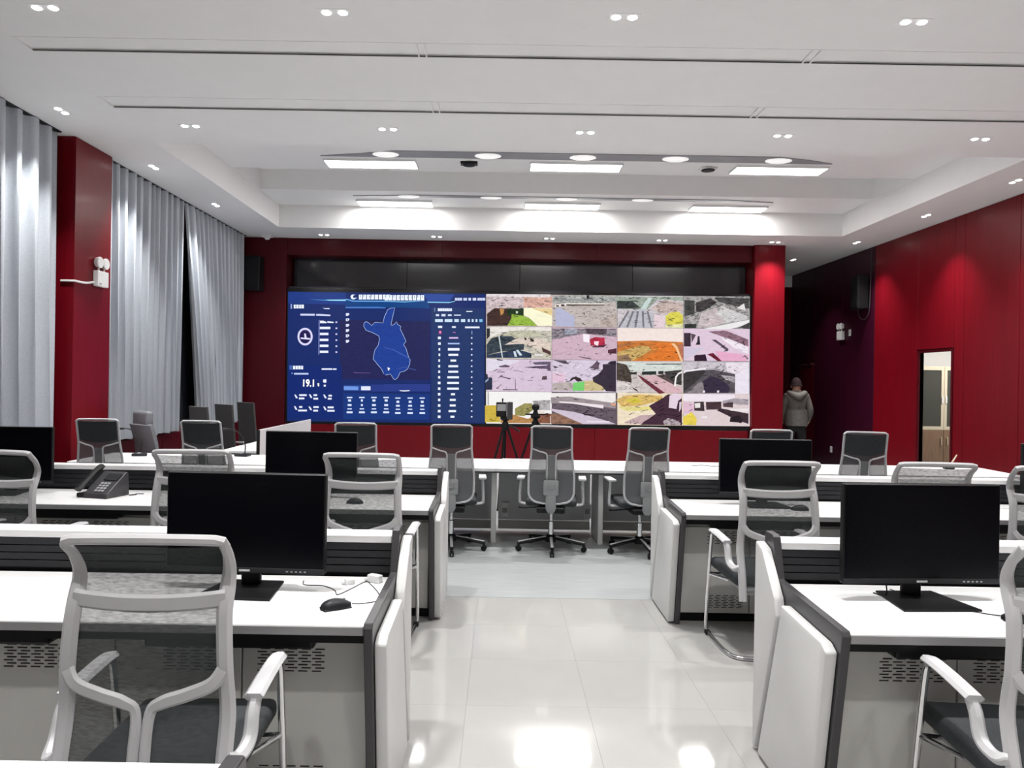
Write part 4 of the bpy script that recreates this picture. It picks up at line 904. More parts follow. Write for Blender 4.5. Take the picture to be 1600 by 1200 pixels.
def make_swivel():
    t = thing('swivel_chair', '', 'chair', (0, 0, 0))
    # back profile (y,z)
    pr = smooth_path([(0, -0.245, 0.485), (0, -0.230, 0.62), (0, -0.235, 0.80), (0, -0.262, 0.98), (0, -0.310, 1.195)], 8)
    def py(z):
        for a, b in zip(pr, pr[1:]):
            if a.z <= z <= b.z: return a.y + (b.y - a.y) * (z - a.z) / max(1e-6, b.z - a.z)
        return pr[0].y if z < pr[0].z else pr[-1].y
    def hwid(z):
        w = 0.184 if z > 0.98 else 0.184 + 0.026 * min(1, (0.98 - z) / 0.25)
        if z < 0.585:
            r0 = 0.10; w = w - r0 + math.sqrt(max(0.0, r0 * r0 - (r0 - (z - 0.485)) ** 2))
        return w
    loop = []
    zs = [0.485 + 0.1 * (1 - math.cos(k / 8 * PI / 2)) for k in range(8)] + [0.585 + (1.18 - 0.585) * (k / 20) for k in range(21)]
    L_ = [Vector((-hwid(z), py(z), z)) for z in zs]; R_ = [Vector((hwid(z), py(z), z)) for z in reversed(zs)]
    top = [Vector((x, py(1.195) + 0.004, 1.192 + 0.004 * math.cos(x * 7))) for x in (-0.166, -0.09, 0, 0.09, 0.166)]
    loop = L_ + top + R_
    loop = loop + [Vector((x, py(0.485), 0.478)) for x in (0.08, 0.0, -0.08)] + [loop[0]]
    MB().tube(loop, 0.0100, 8, 0, True, 1.0).build('back_frame', M_CHAIR, t, True)
    P = [[((-1 + 2 * i / 12) * (hwid(z) - 0.004), py(z) + 0.006 - 0.02 * (1 - (-1 + 2 * i / 12) ** 2), z) for z in zs] for i in range(13)]
    MB().grid(P).build('back_mesh', M_MESHL, t, True)
    zh = [1.01 + 0.168 * k / 8 for k in range(9)]
    P = [[((-1 + 2 * i / 12) * 0.170, py(z) - 0.008 - 0.022 * (1 - (-1 + 2 * i / 12) ** 2), z - 0.025 * (1 - (-1 + 2 * i / 12) ** 2) * (k == 0)) for k, z in enumerate(zh)] for i in range(13)]
    MB().grid(P, 0.006).build('head_panel', M_MESHD, t, True)
    yb = MB()
    for s in (-1, 1):
        ribbon(yb, smooth_path([(s * 0.180, py(0.985), 0.985), (s * 0.11, py(0.96) - 0.02, 0.962), (s * 0.048, py(0.94) - 0.03, 0.940), (s * 0.040, py(0.86) - 0.032, 0.86), (s * 0.040, py(0.70) - 0.032, 0.70)], 5), lambda u: (0, 0, 1) if u < 0.42 else (1, 0, 0), 0.014, 0.014)
    yb.build('back_brace', M_CHAIR, t, True)
    sp = MB(); sp.prism([(-0.052, 0.55), (0.052, 0.55), (0.062, 0.72), (0.036, 0.93), (-0.036, 0.93), (-0.062, 0.72)], 'y', -0.268, -0.252, 0.004)
    sp.build('spine', M_SPINE, t)
    MB().box(-0.07, 0.07, -0.30, -0.268, 0.56, 0.70, 0.012, 2).build('lumbar_box', M_CHAIRD, t, True)
    MB().tube([(-0.028, -0.302, 0.66), (-0.026, -0.304, 0.635), (0.0, -0.305, 0.625), (0.026, -0.304, 0.635), (0.028, -0.302, 0.66)], 0.006, 6, 3).build('handle', M_CHAIRD, t, True)
    MB().box(-0.24, 0.24, -0.20, 0.26, 0.440, 0.510, 0.03, 3).build('seat', M_SEAT, t, True)
    MB().box(-0.13, 0.13, -0.27, 0.12, 0.390, 0.4395, 0.012, 2).build('mechanism', M_BLACK, t)
    MB().tube([(0, -0.25, 0.40), (0, -0.28, 0.47), (0, -0.275, 0.57)], 0.022, 8, 3, flat=2.2).build('back_stem', M_CHAIRD, t, True)
    MB().tube([(-0.13, -0.05, 0.41), (-0.27, -0.06, 0.40), (-0.31, -0.06, 0.405)], [0.006, 0.006, 0.011], 8).build('lever', M_BLACK, t, True)
    for s in (-1, 1):
        a = MB(); a.tube([(s * 0.20, -0.02, 0.435), (s * 0.285, -0.02, 0.44), (s * 0.302, -0.02, 0.475), (s * 0.296, -0.02, 0.60), (s * 0.292, -0.02, 0.676)], 0.0135, 8, 4, flat=1.8)
        ao = a.build('arm', M_CHAIR, t, True)
        MB().box(s * 0.292 - 0.037, s * 0.292 + 0.037, -0.12, 0.13, 0.676, 0.700, 0.010, 2).build('arm_pad', M_CHAIR, ao, True)
    MB().lathe([(0.026, 0.13), (0.026, 0.27), (0.016, 0.275), (0.016, 0.394)], 14).build('gas_lift', M_CHROME, t, True)
    b = MB(); b.lathe([(0.05, 0.075), (0.055, 0.09), (0.045, 0.135), (0.03, 0.145)], 16); hub = b.build('base_hub', M_BLACK, t, True)
    for k in range(5):
        a = -PI / 2 + 0.06 + 2 * PI * k / 5; ca, sa = math.cos(a), math.sin(a)
        lg = MB(); ribbon(lg, [Vector((ca * r_, sa * r_, z)) for r_, z in ((0.03, 0.112), (0.18, 0.096), (0.335, 0.075))], (-sa, ca, 0), lambda u: 0.046 - 0.014 * u, 0.030)
        l = lg.build('base_leg', M_BLACK, t)
        st = MB(); ribbon(st, [Vector((ca * r_, sa * r_, z + 0.0165)) for r_, z in ((0.05, 0.110), (0.18, 0.096), (0.33, 0.0757))], (-sa, ca, 0), 0.026, 0.005); st.build('chrome_strip', M_STRIP, l)
        w = MB()
        for q in (-1, 1):
            w.lathe([(0.020, 0), (0.026, 0.004), (0.026, 0.013), (0.020, 0.017)], 14, M=Matrix.Translation((ca * 0.325, sa * 0.325, 0.0265)) @ Matrix.Rotation(a, 4, 'Z') @ Matrix.Rotation(-PI / 2 * q, 4, 'X') @ Matrix.Translation((0, 0, 0.004)))
        w.box(ca * 0.325 - 0.012, ca * 0.325 + 0.012, sa * 0.325 - 0.012, sa * 0.325 + 0.012, 0.028, 0.062)
        w.build('caster', M_BLACK, l, True)
    return t
SWC = Proto(make_swivel)
GB = 'swivel mesh chairs along the long table'
sw = [(-3.70, 7.02, 3, 'grey mesh swivel chair at the long table, beside the red column and left microphone'),
      (-2.71, 7.00, -4, 'grey mesh swivel chair at the long table, second from the left'),
      (-1.36, 7.06, 5, 'mesh swivel chair at the long table, mostly hidden by a second-row monitor'),
      (-0.46, 7.02, 2, 'grey mesh swivel chair below the dashboard half of the screen, left of the aisle'),
      (0.495, 7.06, -5, 'grey mesh swivel chair in the middle of the aisle, whole five-star base visible'),
      (1.34, 7.04, 4, 'grey mesh swivel chair at the right side of the aisle, before the feeds'),
      (2.50, 7.06, -3, 'mesh swivel chair mostly hidden behind the second-row right monitor'),
      (3.34, 6.95, -8, 'mesh swivel chair before the right red wall, farthest right at the long table')]
for x, y, a, lab in sw: SWC.put((x, y, 0), math.radians(a), lab, GB)

# conference chair by the left curtains, seen from its side
def make_exec():
    t = thing('conference_chair', '', 'chair', (0, 0, 0))
    P = []
    pr = smooth_path([(0, -0.20, 0.46), (0, -0.235, 0.62), (0, -0.245, 0.80), (0, -0.295, 1.0), (0, -0.315, 1.06)], 6)
    for i in range(9):
        u = -1 + 2 * i / 8
        P.append([(u * 0.23, p.y + 0.03 * u * u, p.z) for p in pr])
    MB().grid(P, 0.045).build('backrest', M_LEATHER, t, True)
    MB().box(-0.17, 0.17, -0.33, -0.24, 1.02, 1.20, 0.035, 3).build('headrest', M_LEATHER, t, True)
    MB().box(-0.25, 0.25, -0.22, 0.27, 0.42, 0.51, 0.035, 3).build('seat', M_LEATHER, t, True)
    for s in (-1, 1):
        a = MB(); a.tube([(s * 0.24, -0.2, 0.44), (s * 0.285, -0.18, 0.60), (s * 0.285, -0.06, 0.66), (s * 0.285, 0.14, 0.65), (s * 0.26, 0.17, 0.55), (s * 0.24, 0.14, 0.44)], 0.016, 8, 4)
        a.build('arm', M_CHROME, t, True)
    MB().lathe([(0.03, 0.12), (0.03, 0.41)], 12).build('gas_lift', M_CHROME, t, True)
    MB().lathe([(0.045, 0.085), (0.05, 0.10), (0.03, 0.13)], 14).build('base_hub', M_BLACK, t, True)
    for k in range(5):
        a = 2 * PI * k / 5; ca, sa = math.cos(a), math.sin(a)
        lg = MB(); ribbon(lg, [Vector((ca * r_, sa * r_, z)) for r_, z in ((0.03, 0.105), (0.32, 0.072))], (-sa, ca, 0), 0.04, 0.028); l = lg.build('base_leg', M_CHROME, t)
        MB().ell((ca * 0.31, sa * 0.31, 0.029), (0.027, 0.027, 0.029), 10).build('caster', M_BLACK, l, True)
    return t
EX = Proto(make_exec)
EX.put((-3.86, 8.52, 0), math.radians(-38), 'grey high-back conference chair with headrest beyond the long table by the curtains')
# side desk along the left and its dark chairs
def make_side():
    t = thing('meeting_chair', '', 'chair', (0, 0, 0))
    P = []
    pr = smooth_path([(0, -0.22, 0.44), (0, -0.25, 0.65), (0, -0.275, 0.95), (0, -0.30, 1.22)], 6)
    for i in range(7):
        u = -1 + 2 * i / 6; P.append([(u * (0.235 - 0.02 * k / len(pr)), p.y + 0.02 * u * u, p.z) for k, p in enumerate(pr)])
    MB().grid(P, 0.03).build('backrest', M_DARKCH, t, True)
    MB().box(-0.24, 0.24, -0.23, 0.25, 0.42, 0.49, 0.025, 2).build('seat', M_DARKCH, t, True)
    for s in (-1, 1):
        a = MB(); a.tube([(s * 0.25, -0.23, 0.66), (s * 0.265, -0.1, 0.675), (s * 0.265, 0.14, 0.67), (s * 0.265, 0.22, 0.60), (s * 0.265, 0.23, 0.06), (s * 0.265, 0.18, 0.013), (s * 0.265, -0.25, 0.013)], 0.012, 8, 4)
        a.build('leg_loop', M_CHROME, t, True)
    fr = MB(); fr.tube([(-0.265, 0.10, 0.41), (0.265, 0.10, 0.41)], 0.01, 8).tube([(-0.265, -0.25, 0.013), (0.265, -0.25, 0.013)], 0.012, 8)
    fr.build('crossbar', M_CHROME, t, True)
    return t
SD = Proto(make_side)
for x, y, lab in ((-3.58, 9.32, 'dark meeting chair at the white side desk, nearest the curtains'), (-3.58, 10.15, 'dark meeting chair at the white side desk, middle one'), (-3.58, 11.0, 'dark meeting chair at the white side desk, nearest the video wall')):
    SD.put((x, y, 0), math.radians(-40), lab, 'dark chairs at the side desk')
sd = thing('side_desk', 'white side desk with tall front panel below the dashboard', 'desk', (-2.75, 9.5, 0))
MB().box(-0.02, 0.0, -1.10, 1.15, 0.05, 1.0, 0.004, 1).build('front_panel', M_WHITE, sd)
MB().box(-0.45, -0.021, -1.10, 1.15, 0.728, 0.757, 0.003, 1).build('worktop', M_WHITE, sd)
for y in (-1.08, 0.0, 1.11): MB().box(-0.42, -0.03, y, y + 0.03, 0, 0.7275).build('leg', M_FRAME, sd)
MB().box(-0.025, 0.004, -1.14, -1.102, 0.0, 1.0, 0.003, 1).build('end_trim', M_BLACK, sd)

# ------------------------------------------------------------------ desk equipment
def make_monitor():
    t = thing('monitor', '', 'monitor', (0, 0, 0))
    # origin: desk under the neck ; screen faces -y
    bd = MB().box(-0.325, 0.325, -0.012, 0.020, 0.070, 0.470, 0.004, 1).build('body', M_BLACK, t)
    MB().box(-0.319, 0.319, -0.0135, -0.0125, 0.092, 0.465).build('screen', M_GLOSSB, bd)
    MB().box(-0.325, 0.325, -0.0145, -0.0122, 0.070, 0.0905, 0.001, 1).build('bezel', M_SLAT, bd)
    MB().box(-0.022, 0.022, -0.0156, -0.0146, 0.076, 0.084).build('logo', M_LAMPW, bd)
    bt = MB()
    for k in range(5): bt.box(0.17 + k * 0.018, 0.179 + k * 0.018, -0.0156, -0.0146, 0.077, 0.082)
    bt.build('buttons', M_EDGE, bd, stuff=True)
    MB().box(-0.16, 0.16, 0.020, 0.05, 0.14, 0.38, 0.012, 2).build('rear_housing', M_BLACK, bd, True)
    MB().box(-0.04, 0.04, 0.050, 0.072, 0.006, 0.30, 0.004, 1).build('neck', M_BLACK, t)
    MB().prism([(-0.155, -0.15), (0.155, -0.15), (0.12, 0.11), (-0.12, 0.11)], 'z', 0.0, 0.009, 0.003).build('base', M_BLACK, t)
    return t
MN = Proto(make_monitor)
DZ_ = 0.757
GM = 'black desk monitors'
MN.put((-1.020, 2.97, DZ_), math.radians(-3), 'large black monitor on the front left console desk', GM)
MN.put((1.700, 2.97, DZ_), math.radians(3), 'large black monitor on the front right console desk', GM)
MN.put((-1.345, 5.24, DZ_), 0, 'black monitor on the second left desk below the dashboard', GM)
MN.put((-3.52, 5.24, DZ_), math.radians(3), 'black monitor on the second left desk, cut by the left picture edge', GM)
MN.put((1.885, 5.24, DZ_), math.radians(-1), 'black monitor on the second right desk near the pillar', GM)
MN.put((4.03, 5.24, DZ_), math.radians(2), 'black monitor on the second right desk, at the right picture edge', GM)

def cable(name, label, pts, m=M_BLACK, r=0.0018, cat='cable', group=None):
    o = MB().tube(pts, r, 6, 5).build(name, m, None, True); tag(o, label, cat, group); return o
def make_mouse():
    t = thing('computer_mouse', '', 'mouse', (0, 0, 0))
    P = []
    for i in range(13):
        a = i / 12; row = []
        L0 = -0.058 + 0.116 * a; w = 0.031 * math.sqrt(max(0.02, 1 - (2 * a - 1) ** 4)); hgt = 0.036 * (math.sin(PI * (0.08 + 0.84 * (a ** 0.85))) ** 0.7)
        for j in range(13):
            th = PI * j / 12; row.append((w * math.cos(th), L0, 0.0005 + hgt * math.sin(th) ** 0.8))
        P.append(row)
    MB().grid(P, -0.0008).build('shell', M_SLAT, t, True)
    MB().box(-0.03, 0.03, -0.054, 0.054, 0.0, 0.006, 0.003, 1).build('underside', M_BLACK, t)
    MB().box(-0.004, 0.004, 0.022, 0.036, 0.0255, 0.0345, 0.002, 1).build('wheel', M_EDGE, t)
    return t
MS = Proto(make_mouse)
GMo = 'computer mice on the desks'
MS.put((-0.605, 2.745, DZ_), math.radians(-58), 'black wired mouse on the front left console desk', GMo)
MS.put((1.93, 2.72, DZ_), math.radians(60), 'black wired mouse on the front right desk by the picture edge', GMo)
MS.put((-0.99, 5.03, DZ_), math.radians(80), 'black mouse on the second left desk, seen through the chair mesh', GMo)
MS.put((2.06, 5.05, DZ_), math.radians(80), 'black mouse on the second right desk, seen through the chair mesh', GMo)
z = DZ_ + 0.002
cable('mouse_cable', 'thin mouse cable looping over the front left desk', [(-0.553, 2.785, z + 0.004), (-0.52, 2.80, z), (-0.465, 2.84, z), (-0.475, 2.93, z), (-0.53, 3.06, z), (-0.56, 3.10, z), (-0.60, 2.99, z), (-0.635, 2.91, z), (-0.66, 2.97, z), (-0.72, 3.03, z), (-0.80, 3.04, z), (-0.82, 3.10, z)])
cable('mouse_cable', 'thin mouse cable on the front right desk', [(1.90, 2.765, z + 0.004), (1.86, 2.80, z), (1.79, 2.855, z), (1.74, 2.89, z), (1.69, 3.02, z), (1.66, 3.12, z)])
cable('monitor_cable', 'short black cable hanging beside the front right monitor neck', [(1.60, 3.05, DZ_ + 0.12), (1.595, 3.03, DZ_ + 0.06), (1.58, 3.0, z + 0.006), (1.56, 3.06, z)], r=0.003)
for x, y, rz, sx, lab in ((-0.62, 3.07, 0.4, 1.0, 'small white power adapter near the front left monitor'), (-0.52, 3.10, -0.5, 1.5, 'white paper-covered adapter at the back corner of the front left desk')):
    t = thing('power_adapter', lab, 'adapter', (x, y, DZ_), rz, 'white adapters on the front left desk')
    MB().box(-0.02 * sx, 0.02 * sx, -0.016, 0.016, 0, 0.022 * sx, 0.004, 2).build('body', M_LAMPW, t)
    MB().box(-0.035 * sx, -0.021 * sx, -0.008, 0.008, 0.004, 0.014, 0.002, 1).build('plug', M_LAMPW, t)
# telephone
t = thing('desk_telephone', 'dark desk telephone with handset on the second left desk', 'telephone', (-2.78, 5.16, DZ_), math.radians(-14))
MB().prism([(-0.11, 0.0), (0.11, 0.0), (0.10, 0.155), (0.085, 0.165), (-0.10, 0.03)], 'x', -0.07, 0.12, 0.004).build('body', M_FRAME, t)
sl = math.atan2(0.135, 0.185)
Mk = Matrix.Translation((0.03, -0.10, 0.030)) @ Matrix.Rotation(sl, 4, 'X')
MB().box(-0.035, 0.075, 0.135, 0.20, 0.0025, 0.006, M=Mk).build('display', M_SLAT, t)
kp = MB()
for i in range(3):
    for j in range(4): kp.box(-0.03 + i * 0.028, -0.008 + i * 0.028, 0.022 + j * 0.024, 0.038 + j * 0.024, 0.0025, 0.007, M=Mk)
kp.build('keypad', M_EDGE, t, stuff=True)
hd = MB(); hp = smooth_path([(-0.105, -0.115, 0.055), (-0.105, -0.05, 0.10), (-0.105, 0.04, 0.165), (-0.105, 0.10, 0.195)], 4)
ribbon(hd, hp, (1, 0, 0), lambda u: 0.056 if u < 0.25 or u > 0.75 else 0.046, 0.034); hd.build('handset', M_BLACK, t, True)
MB().box(-0.135, -0.071, -0.10, 0.10, 0.0, 0.03, 0.006, 1).build('cradle', M_BLACK, t)
cable('phone_cord', 'short black cord beside the desk telephone', [(-2.62, 5.20, z), (-2.58, 5.22, z + .004), (-2.60, 5.26, z), (-2.55, 5.27, z)], r=0.004)

# gooseneck microphones
def mic(label, x, y, d, rz):
    t = thing('gooseneck_microphone', label, 'microphone', (x, y, DZ_), rz, 'gooseneck microphones on the long table')
    MB().prism([(-0.075, -0.06), (0.075, -0.06), (0.06, 0.06), (-0.06, 0.06)], 'z', 0.0, 0.03, 0.008).build('base', M_SLAT, t, True)
    MB().box(-0.02, 0.02, -0.045, -0.02, 0.03, 0.036, 0.002, 1).build('button', M_CHROME, t)
    MB().tube([(0, 0.03, 0.028), (0, 0.035, 0.12), (d * 0.04, 0.02, 0.22), (d * 0.10, -0.02, 0.28), (d * 0.15, -0.05, 0.29)], 0.006, 8, 5).build('neck', M_BLACK, t, True)
    MB().tube([(d * 0.15, -0.05, 0.29), (d * 0.21, -0.08, 0.29)], [0.011, 0.013], 10).build('capsule', M_BLACK, t, True)
mic('black gooseneck microphone on the long table near the second curtain', -3.78, 7.72, -1, 0.3)
mic('black gooseneck microphone on the long table before the white side desk', -2.74, 7.84, -1, -0.2)
# papers and box on the long table
o = MB().box(-0.15, 0.15, -0.09, 0.09, 0, 0.012, 0.002, 1).build('paper_stack', M_LAMPW); o.location = (0.17, 7.85, DZ_); tag(o, 'low white paper stack on the long table, left of the middle chair', 'paper')
o = MB().prism([(-0.2, -0.1), (0.12, -0.14), (0.2, 0.08), (-0.1, 0.13)], 'z', 0, 0.003).build('paper_sheet', M_LAMPW); o.location = (2.15, 7.6, DZ_); tag(o, 'loose white sheet on the long table beside the second-row right monitor', 'paper')
cable('power_lead', 'thin black lead lying on the loose sheet on the long table', [(1.98, 7.6, z + .004), (2.1, 7.66, z + .004), (2.2, 7.58, z + .004), (2.35, 7.6, z + .001)], r=0.003)
t = thing('stick_antenna', 'small pale stick antenna on the long table before the doorway', 'antenna', (4.72, 7.75, DZ_), 0)
MB().box(-0.05, 0.05, -0.03, 0.03, 0, 0.025, 0.004, 1).build('base', M_BLACK, t)
MB().tube([(0, 0, 0.02), (0.03, 0, 0.06), (0.085, 0, 0.15)], [0.008, 0.010, 0.006], 8).build('rod', M_BEIGE, t, True)

# ------------------------------------------------------------------ tripods with cameras, behind the long table
def tripod(label, x, y, hz, rz):
    t = thing('tripod', label, 'tripod', (x, y, 0), rz, 'black tripods before the video wall')
    for k in range(3):
        a = PI / 2 + 2 * PI * k / 3; ca, sa = math.cos(a), math.sin(a)
        lg = MB(); lg.tube([(ca * 0.03, sa * 0.03, hz - 0.10), (ca * 0.20, sa * 0.20, hz * 0.5), (ca * 0.38, sa * 0.38, 0.02)], [0.016, 0.013, 0.010], 8)
        l = lg.build('leg', M_BLACK, t, True)
        MB().ell((ca * 0.38, sa * 0.38, 0.014), (0.016, 0.016, 0.014), 8).build('foot', M_BLACK, l, True)
    MB().tube([(0, 0, hz * 0.55), (0, 0, hz)], 0.014, 8).build('centre_column', M_BLACK, t, True)
    MB().lathe([(0.03, hz - 0.13), (0.045, hz - 0.11), (0.045, hz - 0.06), (0.025, hz - 0.02), (0.05, hz - 0.005), (0.05, hz)], 14).build('head', M_BLACK, t, True)
    MB().tube([(0.02, 0, hz - 0.05), (0.16, -0.06, hz - 0.14)], [0.008, 0.012], 8).build('pan_handle', M_BLACK, t, True)
    return t
ty = 8.7
tripod('black tripod carrying the boxy camera rig, left of the pair', 0.05, ty, 1.15, 0.2)
tripod('black tripod carrying the round-headed camera, right of the pair', 0.41, ty + 0.1, 1.17, -0.3)
t = thing('camera_rig', 'boxy black camera rig with flip screen on the left tripod', 'camera', (0.05, ty, 1.151))
MB().box(-0.11, 0.015, -0.03, 0.05, 0.03, 0.20, 0.006, 1).build('body', M_BLACK, t)
MB().box(-0.10, 0.005, -0.0335, -0.0305, 0.10, 0.18).build('screen', M_EDGE, t)
MB().box(0.018, 0.085, -0.05, 0.04, 0.0, 0.205, 0.006, 1).build('battery_grip', M_FRAME, t)
MB().box(-0.06, 0.06, -0.025, 0.04, 0.0, 0.029, 0.003, 1).build('plate', M_BLACK, t)
MB().tube([(-0.035, 0.0, 0.20), (-0.035, 0.0, 0.245)], [0.006, 0.010], 8).build('antenna', M_BLACK, t, True)
t = thing('video_camera', 'small black round-headed camera on the right tripod', 'camera', (0.41, ty + 0.1, 1.171))
MB().box(-0.055, 0.055, -0.04, 0.04, 0.0, 0.03, 0.004, 1).build('plate', M_BLACK, t)
MB().tube([(0, 0, 0.025), (0, 0, 0.09)], [0.04, 0.022], 12).build('pedestal', M_BLACK, t, True)
MB().ell((0.0, 0, 0.125), (0.048, 0.048, 0.045), 14).build('ball_head', M_BLACK, t, True)
MB().box(-0.12, 0.15, -0.015, 0.015, 0.03, 0.048, 0.004, 1).build('bar', M_BLACK, t)

# ------------------------------------------------------------------ wall equipment
# emergency lights
def emergency(label, loc, rz, tilt=False):
    t = thing('emergency_light', label, 'emergency light', loc, rz, 'white emergency lights on the walls')
    MB().box(-0.11, 0.11, -0.055, 0.0, 0.0, 0.17, 0.008, 2).build('body', M_LAMPW, t)
    for s in (-1, 1):
        MB().tube([(s * 0.055, -0.03, 0.165), (s * 0.055, -0.03, 0.20)], 0.01, 8).build('neck', M_LAMPW, t)
        MB().lathe([(0.02, -0.04), (0.05, -0.02), (0.062, 0.02), (0.058, 0.028)], 16, M=Matrix.Translation((s * 0.062, -0.03, 0.26)) @ Matrix.Rotation(PI / 2, 4, 'X')).build('lamp_head', M_LAMPW, t, True)
    MB().box(-0.08, -0.04, -0.058, -0.0555, 0.02, 0.035).build('test_panel', M_EDGE, t)
    return t
emergency('white twin-headed emergency light on the red column', (-4.434, 8.06, 2.56), PI / 2)
cable('conduit', 'white cable running from the column emergency light to the curtain', [(-4.424, 7.95, 2.60), (-4.424, 7.80, 2.57), (-4.424, 7.61, 2.565), (-4.43, 7.585, 2.565), (-4.56, 7.585, 2.565)], M_LAMPW, 0.012)
emergency('white emergency light on the dark end of the right wall', (XR - 0.001, 14.05, 2.48), -PI / 2)
for (y, zz, lab) in ((13.72, 2.60, 'small white switch plate beside the right wall emergency light'), (14.42, 0.36, 'small white socket low on the dark end of the right wall')):
    t = thing('wall_socket', lab, 'socket', (XR - 0.001, y, zz), -PI / 2)
    MB().box(-0.043, 0.043, -0.01, 0.0, -0.06, 0.06, 0.003, 1).build('plate', M_LAMPW, t); MB().box(-0.02, 0.02, -0.013, -0.0105, -0.03, 0.03, 0.002, 1).build('rocker', M_CAB, t)
# loudspeakers
def speaker(label, loc, rz):
    t = thing('wall_loudspeaker', label, 'loudspeaker', loc, rz, 'black wall loudspeakers')
    MB().prism([(-0.14, -0.20), (0.14, -0.20), (0.17, -0.02), (-0.17, -0.02)], 'z', 0.0, 0.60, 0.012).build('cabinet', M_BLACK, t)
    MB().box(-0.125, 0.125, -0.208, -0.201, 0.03, 0.57, 0.003, 1).build('grille', M_BLACK, t)
    MB().box(-0.05, 0.05, -0.02, 0.0, 0.2, 0.4).build('bracket', M_BLACK, t)
    return t
speaker('black loudspeaker high on the right red wall with a cable loop', (XR - 0.001, 13.17, 2.98), -PI / 2)
cable('speaker_cable', 'grey cable loop hanging below the right wall loudspeaker', [(XR - 0.03, 13.36, 3.1), (XR - 0.03, 13.36, 2.95), (XR - 0.03, 13.28, 2.84), (XR - 0.03, 13.15, 2.80), (XR - 0.03, 13.02, 2.85), (XR - 0.03, 12.95, 3.0), (XR - 0.03, 12.92, 3.6), (XR - 0.03, 12.92, CEIL - 0.02)], M_FRAME, 0.008)
speaker('black loudspeaker on the dark red wall left of the video wall', (-4.38, YB - 0.021, 3.10), math.radians(0))
t = thing('ceiling_camera', 'small white camera at the ceiling corner beside the far curtain', 'camera', (-4.12, 12.80, CEIL))
MB().box(-0.09, 0.09, -0.05, 0.05, -0.035, 0, 0.006, 1).build('mount', M_LAMPW, t); MB().ell((0, 0, -0.045), (0.05, 0.05, 0.035), 12).build('dome', M_LAMPW, t, True)

# filing cabinet in the side room
t = thing('filing_cabinet', 'tall wooden cabinet with glass upper doors seen through the doorway', 'cabinet', (8.03, 13.35, 0))
MB().box(-0.75, 0.75, 0.02, 0.45, 0.0, 1.99).build('body', M_BEIGE, t)
for s in (-1, 1):
    a, b = (-0.748, -0.003) if s < 0 else (0.003, 0.748)
    fr = MB(); fr.box(a, b, 0.0, 0.019, 1.92, 1.985).box(a, b, 0, 0.019, 0.84, 0.90).box(a, a + 0.05, 0, 0.019, 0.90, 1.92).box(b - 0.05, b, 0, 0.019, 0.90, 1.92)
    d = fr.build('glass_door', M_BEIGE, t)
    MB().box(a + 0.05, b - 0.05, 0.008, 0.013, 0.90, 1.92).build('pane', M_GLASS, d)
    MB().box(s * 0.035 - 0.012, s * 0.035 + 0.012, -0.02, 0.0, 1.32, 1.44, 0.004, 1).build('handle', M_LAMPW, d)
    d = MB().box(a, b, 0.0, 0.019, 0.03, 0.835, 0.003, 1).build('wood_door', M_WOOD, t)
    MB().tube([(s * 0.055, 0.0, 0.56), (s * 0.055, -0.03, 0.57), (s * 0.055, -0.03, 0.69), (s * 0.055, 0.0, 0.70)], 0.009, 8).build('handle', M_BEIGE, d)

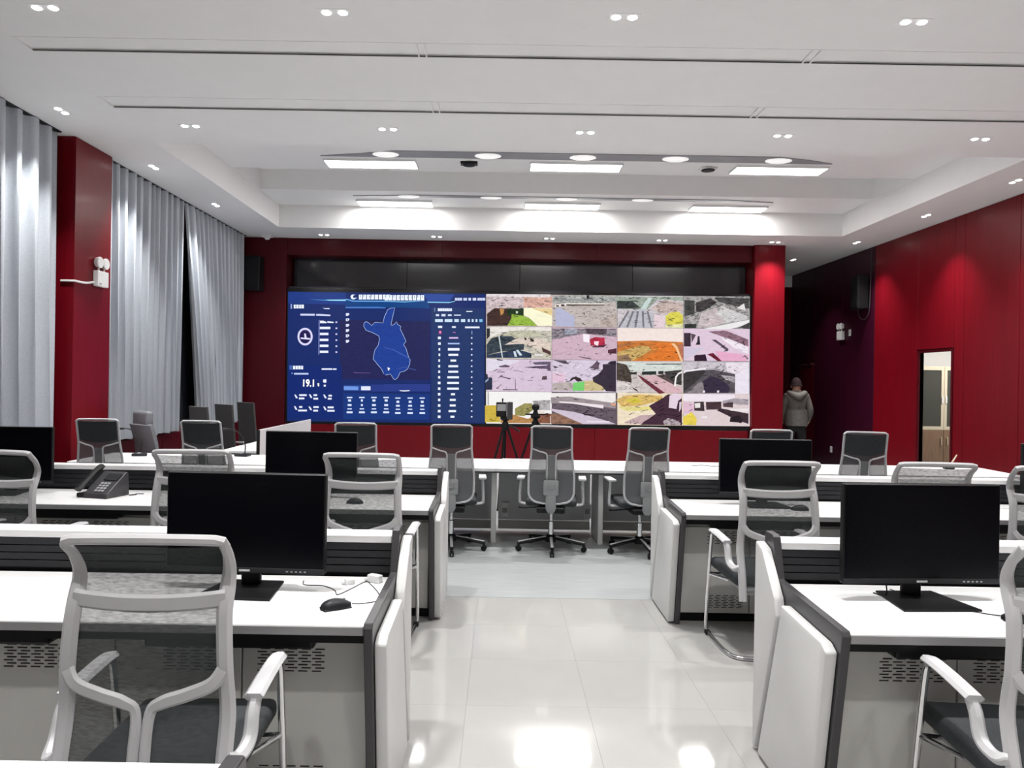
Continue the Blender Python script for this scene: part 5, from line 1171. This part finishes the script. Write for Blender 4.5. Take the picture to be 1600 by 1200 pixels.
# ------------------------------------------------------------------ person, seen from behind
def person():
    root = thing('person', 'person seen from behind in a grey hooded jacket and black trousers beside the pillar', 'person', (5.32, 13.28, 0), math.radians(-8))
    V, R, Eg = [], [], []
    def v(x, y, z_, rx, ry=None): V.append((x, y, z_)); R.append((rx, ry or rx)); return len(V) - 1
    def chain(*idx):
        for a, b in zip(idx, idx[1:]): Eg.append((a, b))
    pel = v(0, 0, 0.95, 0.165, 0.12); wa = v(0, -0.01, 1.10, 0.165, 0.12); ch = v(0, -0.02, 1.30, 0.175, 0.125); up_ = v(0, -0.01, 1.44, 0.12, 0.09)
    nk = v(0, 0.0, 1.52, 0.058); h1 = v(0, 0.02, 1.60, 0.078, 0.088); h2 = v(0, 0.02, 1.70, 0.076, 0.088)
    chain(pel, wa, ch, up_, nk, h1, h2)
    for s in (-1, 1):
        sh = v(s * 0.165, -0.01, 1.425, 0.078); el = v(s * 0.245, -0.03, 1.17, 0.062); wr_ = v(s * 0.225, 0.10, 0.98, 0.048); hnd = v(s * 0.215, 0.14, 0.92, 0.038, 0.022); fg = v(s * 0.205, 0.17, 0.86, 0.03, 0.015)
        chain(up_, sh, el, wr_, hnd, fg)
        hip = v(s * 0.09, 0.0, 0.86, 0.098); kn = v(s * 0.11, 0.01, 0.50, 0.068); an = v(s * 0.12, -0.02, 0.10, 0.048); toe = v(s * 0.135, 0.13, 0.045, 0.042, 0.040)
        heel = v(s * 0.12, -0.04, 0.05, 0.045)
        chain(pel, hip, kn, an, toe); chain(an, heel)
    me = bpy.data.meshes.new('body'); me.from_pydata(V, Eg, [])
    o = bpy.data.objects.new('body_tmp', me); COL.objects.link(o)
    o.modifiers.new('skin', 'SKIN')
    sk = me.skin_vertices[0].data if me.skin_vertices else None
    if sk is None:
        bm = bmesh.new(); bm.from_mesh(me); bm.verts.layers.skin.verify(); bm.to_mesh(me); bm.free(); sk = me.skin_vertices[0].data
    for k, r_ in enumerate(R): sk[k].radius = r_; sk[k].use_root = (k == 0)
    sb = o.modifiers.new('sub', 'SUBSURF'); sb.levels = 2; sb.render_levels = 2
    bpy.context.view_layer.update()
    m2 = bpy.data.meshes.new_from_object(o.evaluated_get(bpy.context.evaluated_depsgraph_get())); bpy.data.objects.remove(o)
    m2.name = 'body'; m2.materials.clear()
    for mm in (M_JACKET, M_TROUSER, M_SKIN): m2.materials.append(mm)
    for p in m2.polygons:
        c = p.center
        p.material_index = 1 if c.z < 0.93 and abs(c.x) < 0.20 and c.y < 0.13 or c.z < 0.7 else 2 if (c.z > 1.535 or (abs(c.x) > 0.16 and c.z < 0.965)) else 0
        p.use_smooth = True
    # lift so that the soles rest on the floor
    mz = min(vv.co.z for vv in m2.vertices)
    for vv in m2.vertices: vv.co.z -= mz
    obj('body', m2, root)
    k = -mz
    # jacket hem flare, hood, cap, ears
    hem = MB(); P = []
    for j in range(6):
        zz = 0.90 + 0.06 * j
        P.append([(0.198 * math.cos(a) * (1 - 0.004 * j), 0.150 * math.sin(a) - 0.005, zz + k) for a in [2 * PI * i / 24 for i in range(25)]])
    hem.grid(P, 0.006).build('jacket_hem', M_JACKET, root, True)
    hd_ = MB(); hd_.tube([(-0.10, 0.045, 1.50 + k), (-0.135, -0.05, 1.49 + k), (-0.07, -0.125, 1.455 + k), (0, -0.145, 1.425 + k), (0.07, -0.125, 1.455 + k), (0.135, -0.05, 1.49 + k), (0.10, 0.045, 1.50 + k)], [0.03, 0.045, 0.055, 0.065, 0.055, 0.045, 0.03], 10, 4)
    hd_.build('hood', M_JACKET, root, True)
    cp = MB(); P = []
    for j in range(9):
        th = PI / 2 * j / 8
        P.append([(0.092 * math.cos(th) * math.cos(a), 0.02 + 0.105 * math.cos(th) * math.sin(a), 1.625 + 0.145 * math.sin(th) + k) for a in [2 * PI * i / 20 for i in range(21)]])
    cp.grid(P, 0.006).tube([(0.094 * math.cos(a), 0.02 + 0.107 * math.sin(a), 1.625 + k) for a in [2 * PI * i / 20 for i in range(21)]], 0.012, 8)
    cp.build('knit_cap', M_HAIR, root, True)
    for s in (-1, 1): MB().ell((s * 0.083, 0.025, 1.60 + k), (0.012, 0.022, 0.032), 10).build('ear', M_SKIN, root, True)
    MB().ell((0, 0.115, 1.605 + k), (0.016, 0.022, 0.024), 10).build('nose', M_SKIN, root, True)
person()
